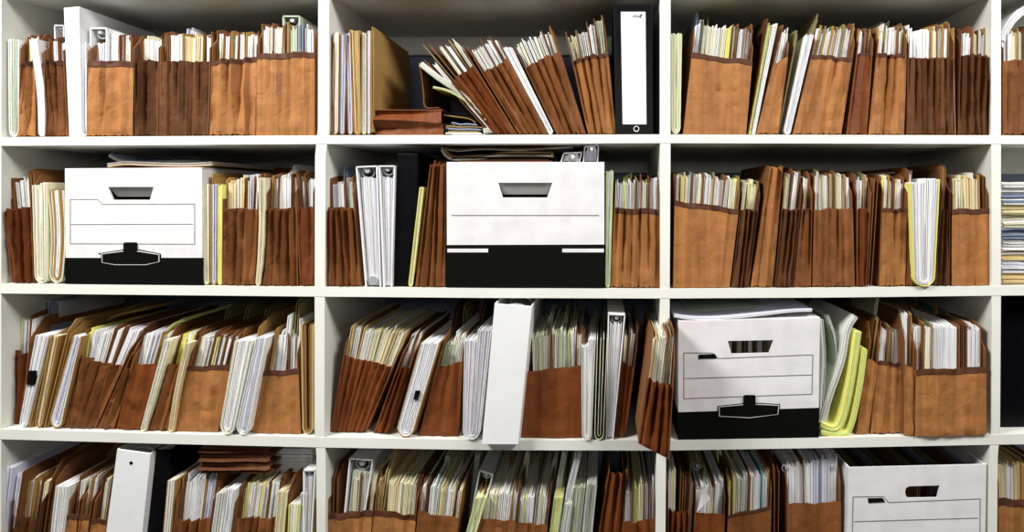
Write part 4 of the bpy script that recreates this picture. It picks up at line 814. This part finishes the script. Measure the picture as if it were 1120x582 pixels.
bundle(4, (630, 642), (642, 653), 530, 'offwhite', ['offwhite', 'greenish', 'white'], 'grey papers left of the tall empty bottom pocket', y0=.01)
pocket(4, (645, 646), (676, 646), (687, 516), (665, 519), 'red', 3, .006, '', 513, 'tall empty reddish pocket standing in the bottom middle bay', '', lc=513, rc=513)
pocket(4, (680, 646), (714, 646), (716, 568), (681, 573), 'red', 3, .003, 'w w k Y c k w d w', (542, 532), 'reddish pocket against the panel, bottom middle bay', 'bottom pocket beside panel', lc=536, rc=524)
# ------------------------------------------------------------------ bottom shelf, right bay
pocket(4, (730, 646), (750, 646), (755, 561), (730, 559), 'red', 4, .006, 'c x k k k d', (518, 530), 'dark reddish pocket in left corner, bottom right bay', 'corner pocket, bottom right', lc=512, rc=520)
end_binder(4, (750, 646), (760, 646), (771, 510), (755, 504), 'dark binder end leaning right, bottom right bay', y0=.05, m='olive', dep=.24)
pocket(4, (755, 646), (790, 645), (793, 564), (760, 561), 'red', 2, .0015, 'w c w c k w w', (540, 532), 'reddish pocket with a white paper corner, bottom right bay', 'second pocket, bottom right', lc=528, rc=522)
mb = MB(); q = [F(p, .01) for p in ((762, 560), (769, 533), (777, 545))]; prism(mb, q, .008, .0092, 'white'); c = mb.build('paper_note', None, (q[0][0], .008, q[0][1])); tag(c, 'small white triangular paper corner sticking out, bottom right bay', 'paper')
pocket(4, (794, 645), (841, 644), (844, 554), (796, 564), 'brown', 2, .001, 'y m c e w k c w t w m', (528, 524), 'worn brown pocket with slanted scuffed top, bottom right bay', 'worn bottom right pocket', torn=.003, lc=514, rc=508, band=3)
insert('k', F((848, 644), .012), F((850, 520), .012), 14 * K, .012, 'broad brown folder right of the worn bottom right pocket', 'folders on the bottom shelf', dep=.26, rise=.012)
pocket(4, (862, 644), (920, 642), (920, 550), (861, 552), 'brown', 4, .001, 'W W k w w W b W W', (516, 502), 'wide brown pocket left of the bottom storage box', 'wide bottom right pocket', lc=512, rc=500)
for i, (px, py) in enumerate([(860, 509), (910, 508)]):
    r0 = empty('ring_binder', (fX(px), .03, fZ(640)), ['left', 'right'][i] + ' binder ring mechanism above wide bottom right pocket', 'binder', 'open ring binders in the wide bottom pocket')
    mb = MB()
    prism(mb, [F((px - 5, 640), .05), F((px + 5, 640), .05), F((px + 6, py), .05), F((px - 6, py), .05)], .20, .26, 'vinyl_grey'); part(mb, 'cover', r0)
    ring_gear(r0, fX(px, .03), fZ(py, .03), 13 * K, .02)
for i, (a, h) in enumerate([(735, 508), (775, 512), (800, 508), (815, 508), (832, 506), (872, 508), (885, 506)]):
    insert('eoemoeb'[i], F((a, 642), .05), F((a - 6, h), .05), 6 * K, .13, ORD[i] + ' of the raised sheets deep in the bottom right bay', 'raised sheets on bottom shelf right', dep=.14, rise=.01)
storage_box(4, (925, 642), (1077, 641), (1079, 508), (928, 511.5), 'white storage box with rounded handle hole, bottom right', None,
  [(990, 538), (991, 534), (994, 532), (1028, 531), (1025, 544.5), (994, 545), (991, 543)],
  [([(933, 543.5), (966, 543), (972, 549.5), (1072, 545.5), (1071, 640), (931, 640), (933, 543.5)], .8), ([(934, 570.5), (1070, 566.5)], .8)],
  ltag=[(949, 545), (965, 544.6), (968, 549), (950, 550)], y0=.002, flap=False, open_top=True)
for i in range(13):
    insert('odbodkodbodkb'[i], (fX(940 + i * 10.3, .03), floorz(4, fX(1000)) + .006), (fX(941 + i * 10.3, .03), fZ(517, .03)), 7 * K, .02, ORD[i] + ' folder from the left inside the bottom storage box', 'files inside the bottom storage box', dep=.28, rise=.004, tall=.1)
# far right bay, bottom
pocket(4, (1093, 638), (1140, 638), (1140, 548), (1092, 546), 'tan', 3, .0015, 'C C W C m C k w w', (514, 512), 'tan banded pocket of cream papers, bottom far right', 'bottom far right pocket', band=8, lc=500, rc=500)
insert('m', (fX(1108), floorz(4, fX(1108)) + .002), F((1108, 500), .02), 12 * K, .2, 'manila folder raised behind the bottom far right pocket', 'folders on the bottom shelf', dep=.12, rise=.002)
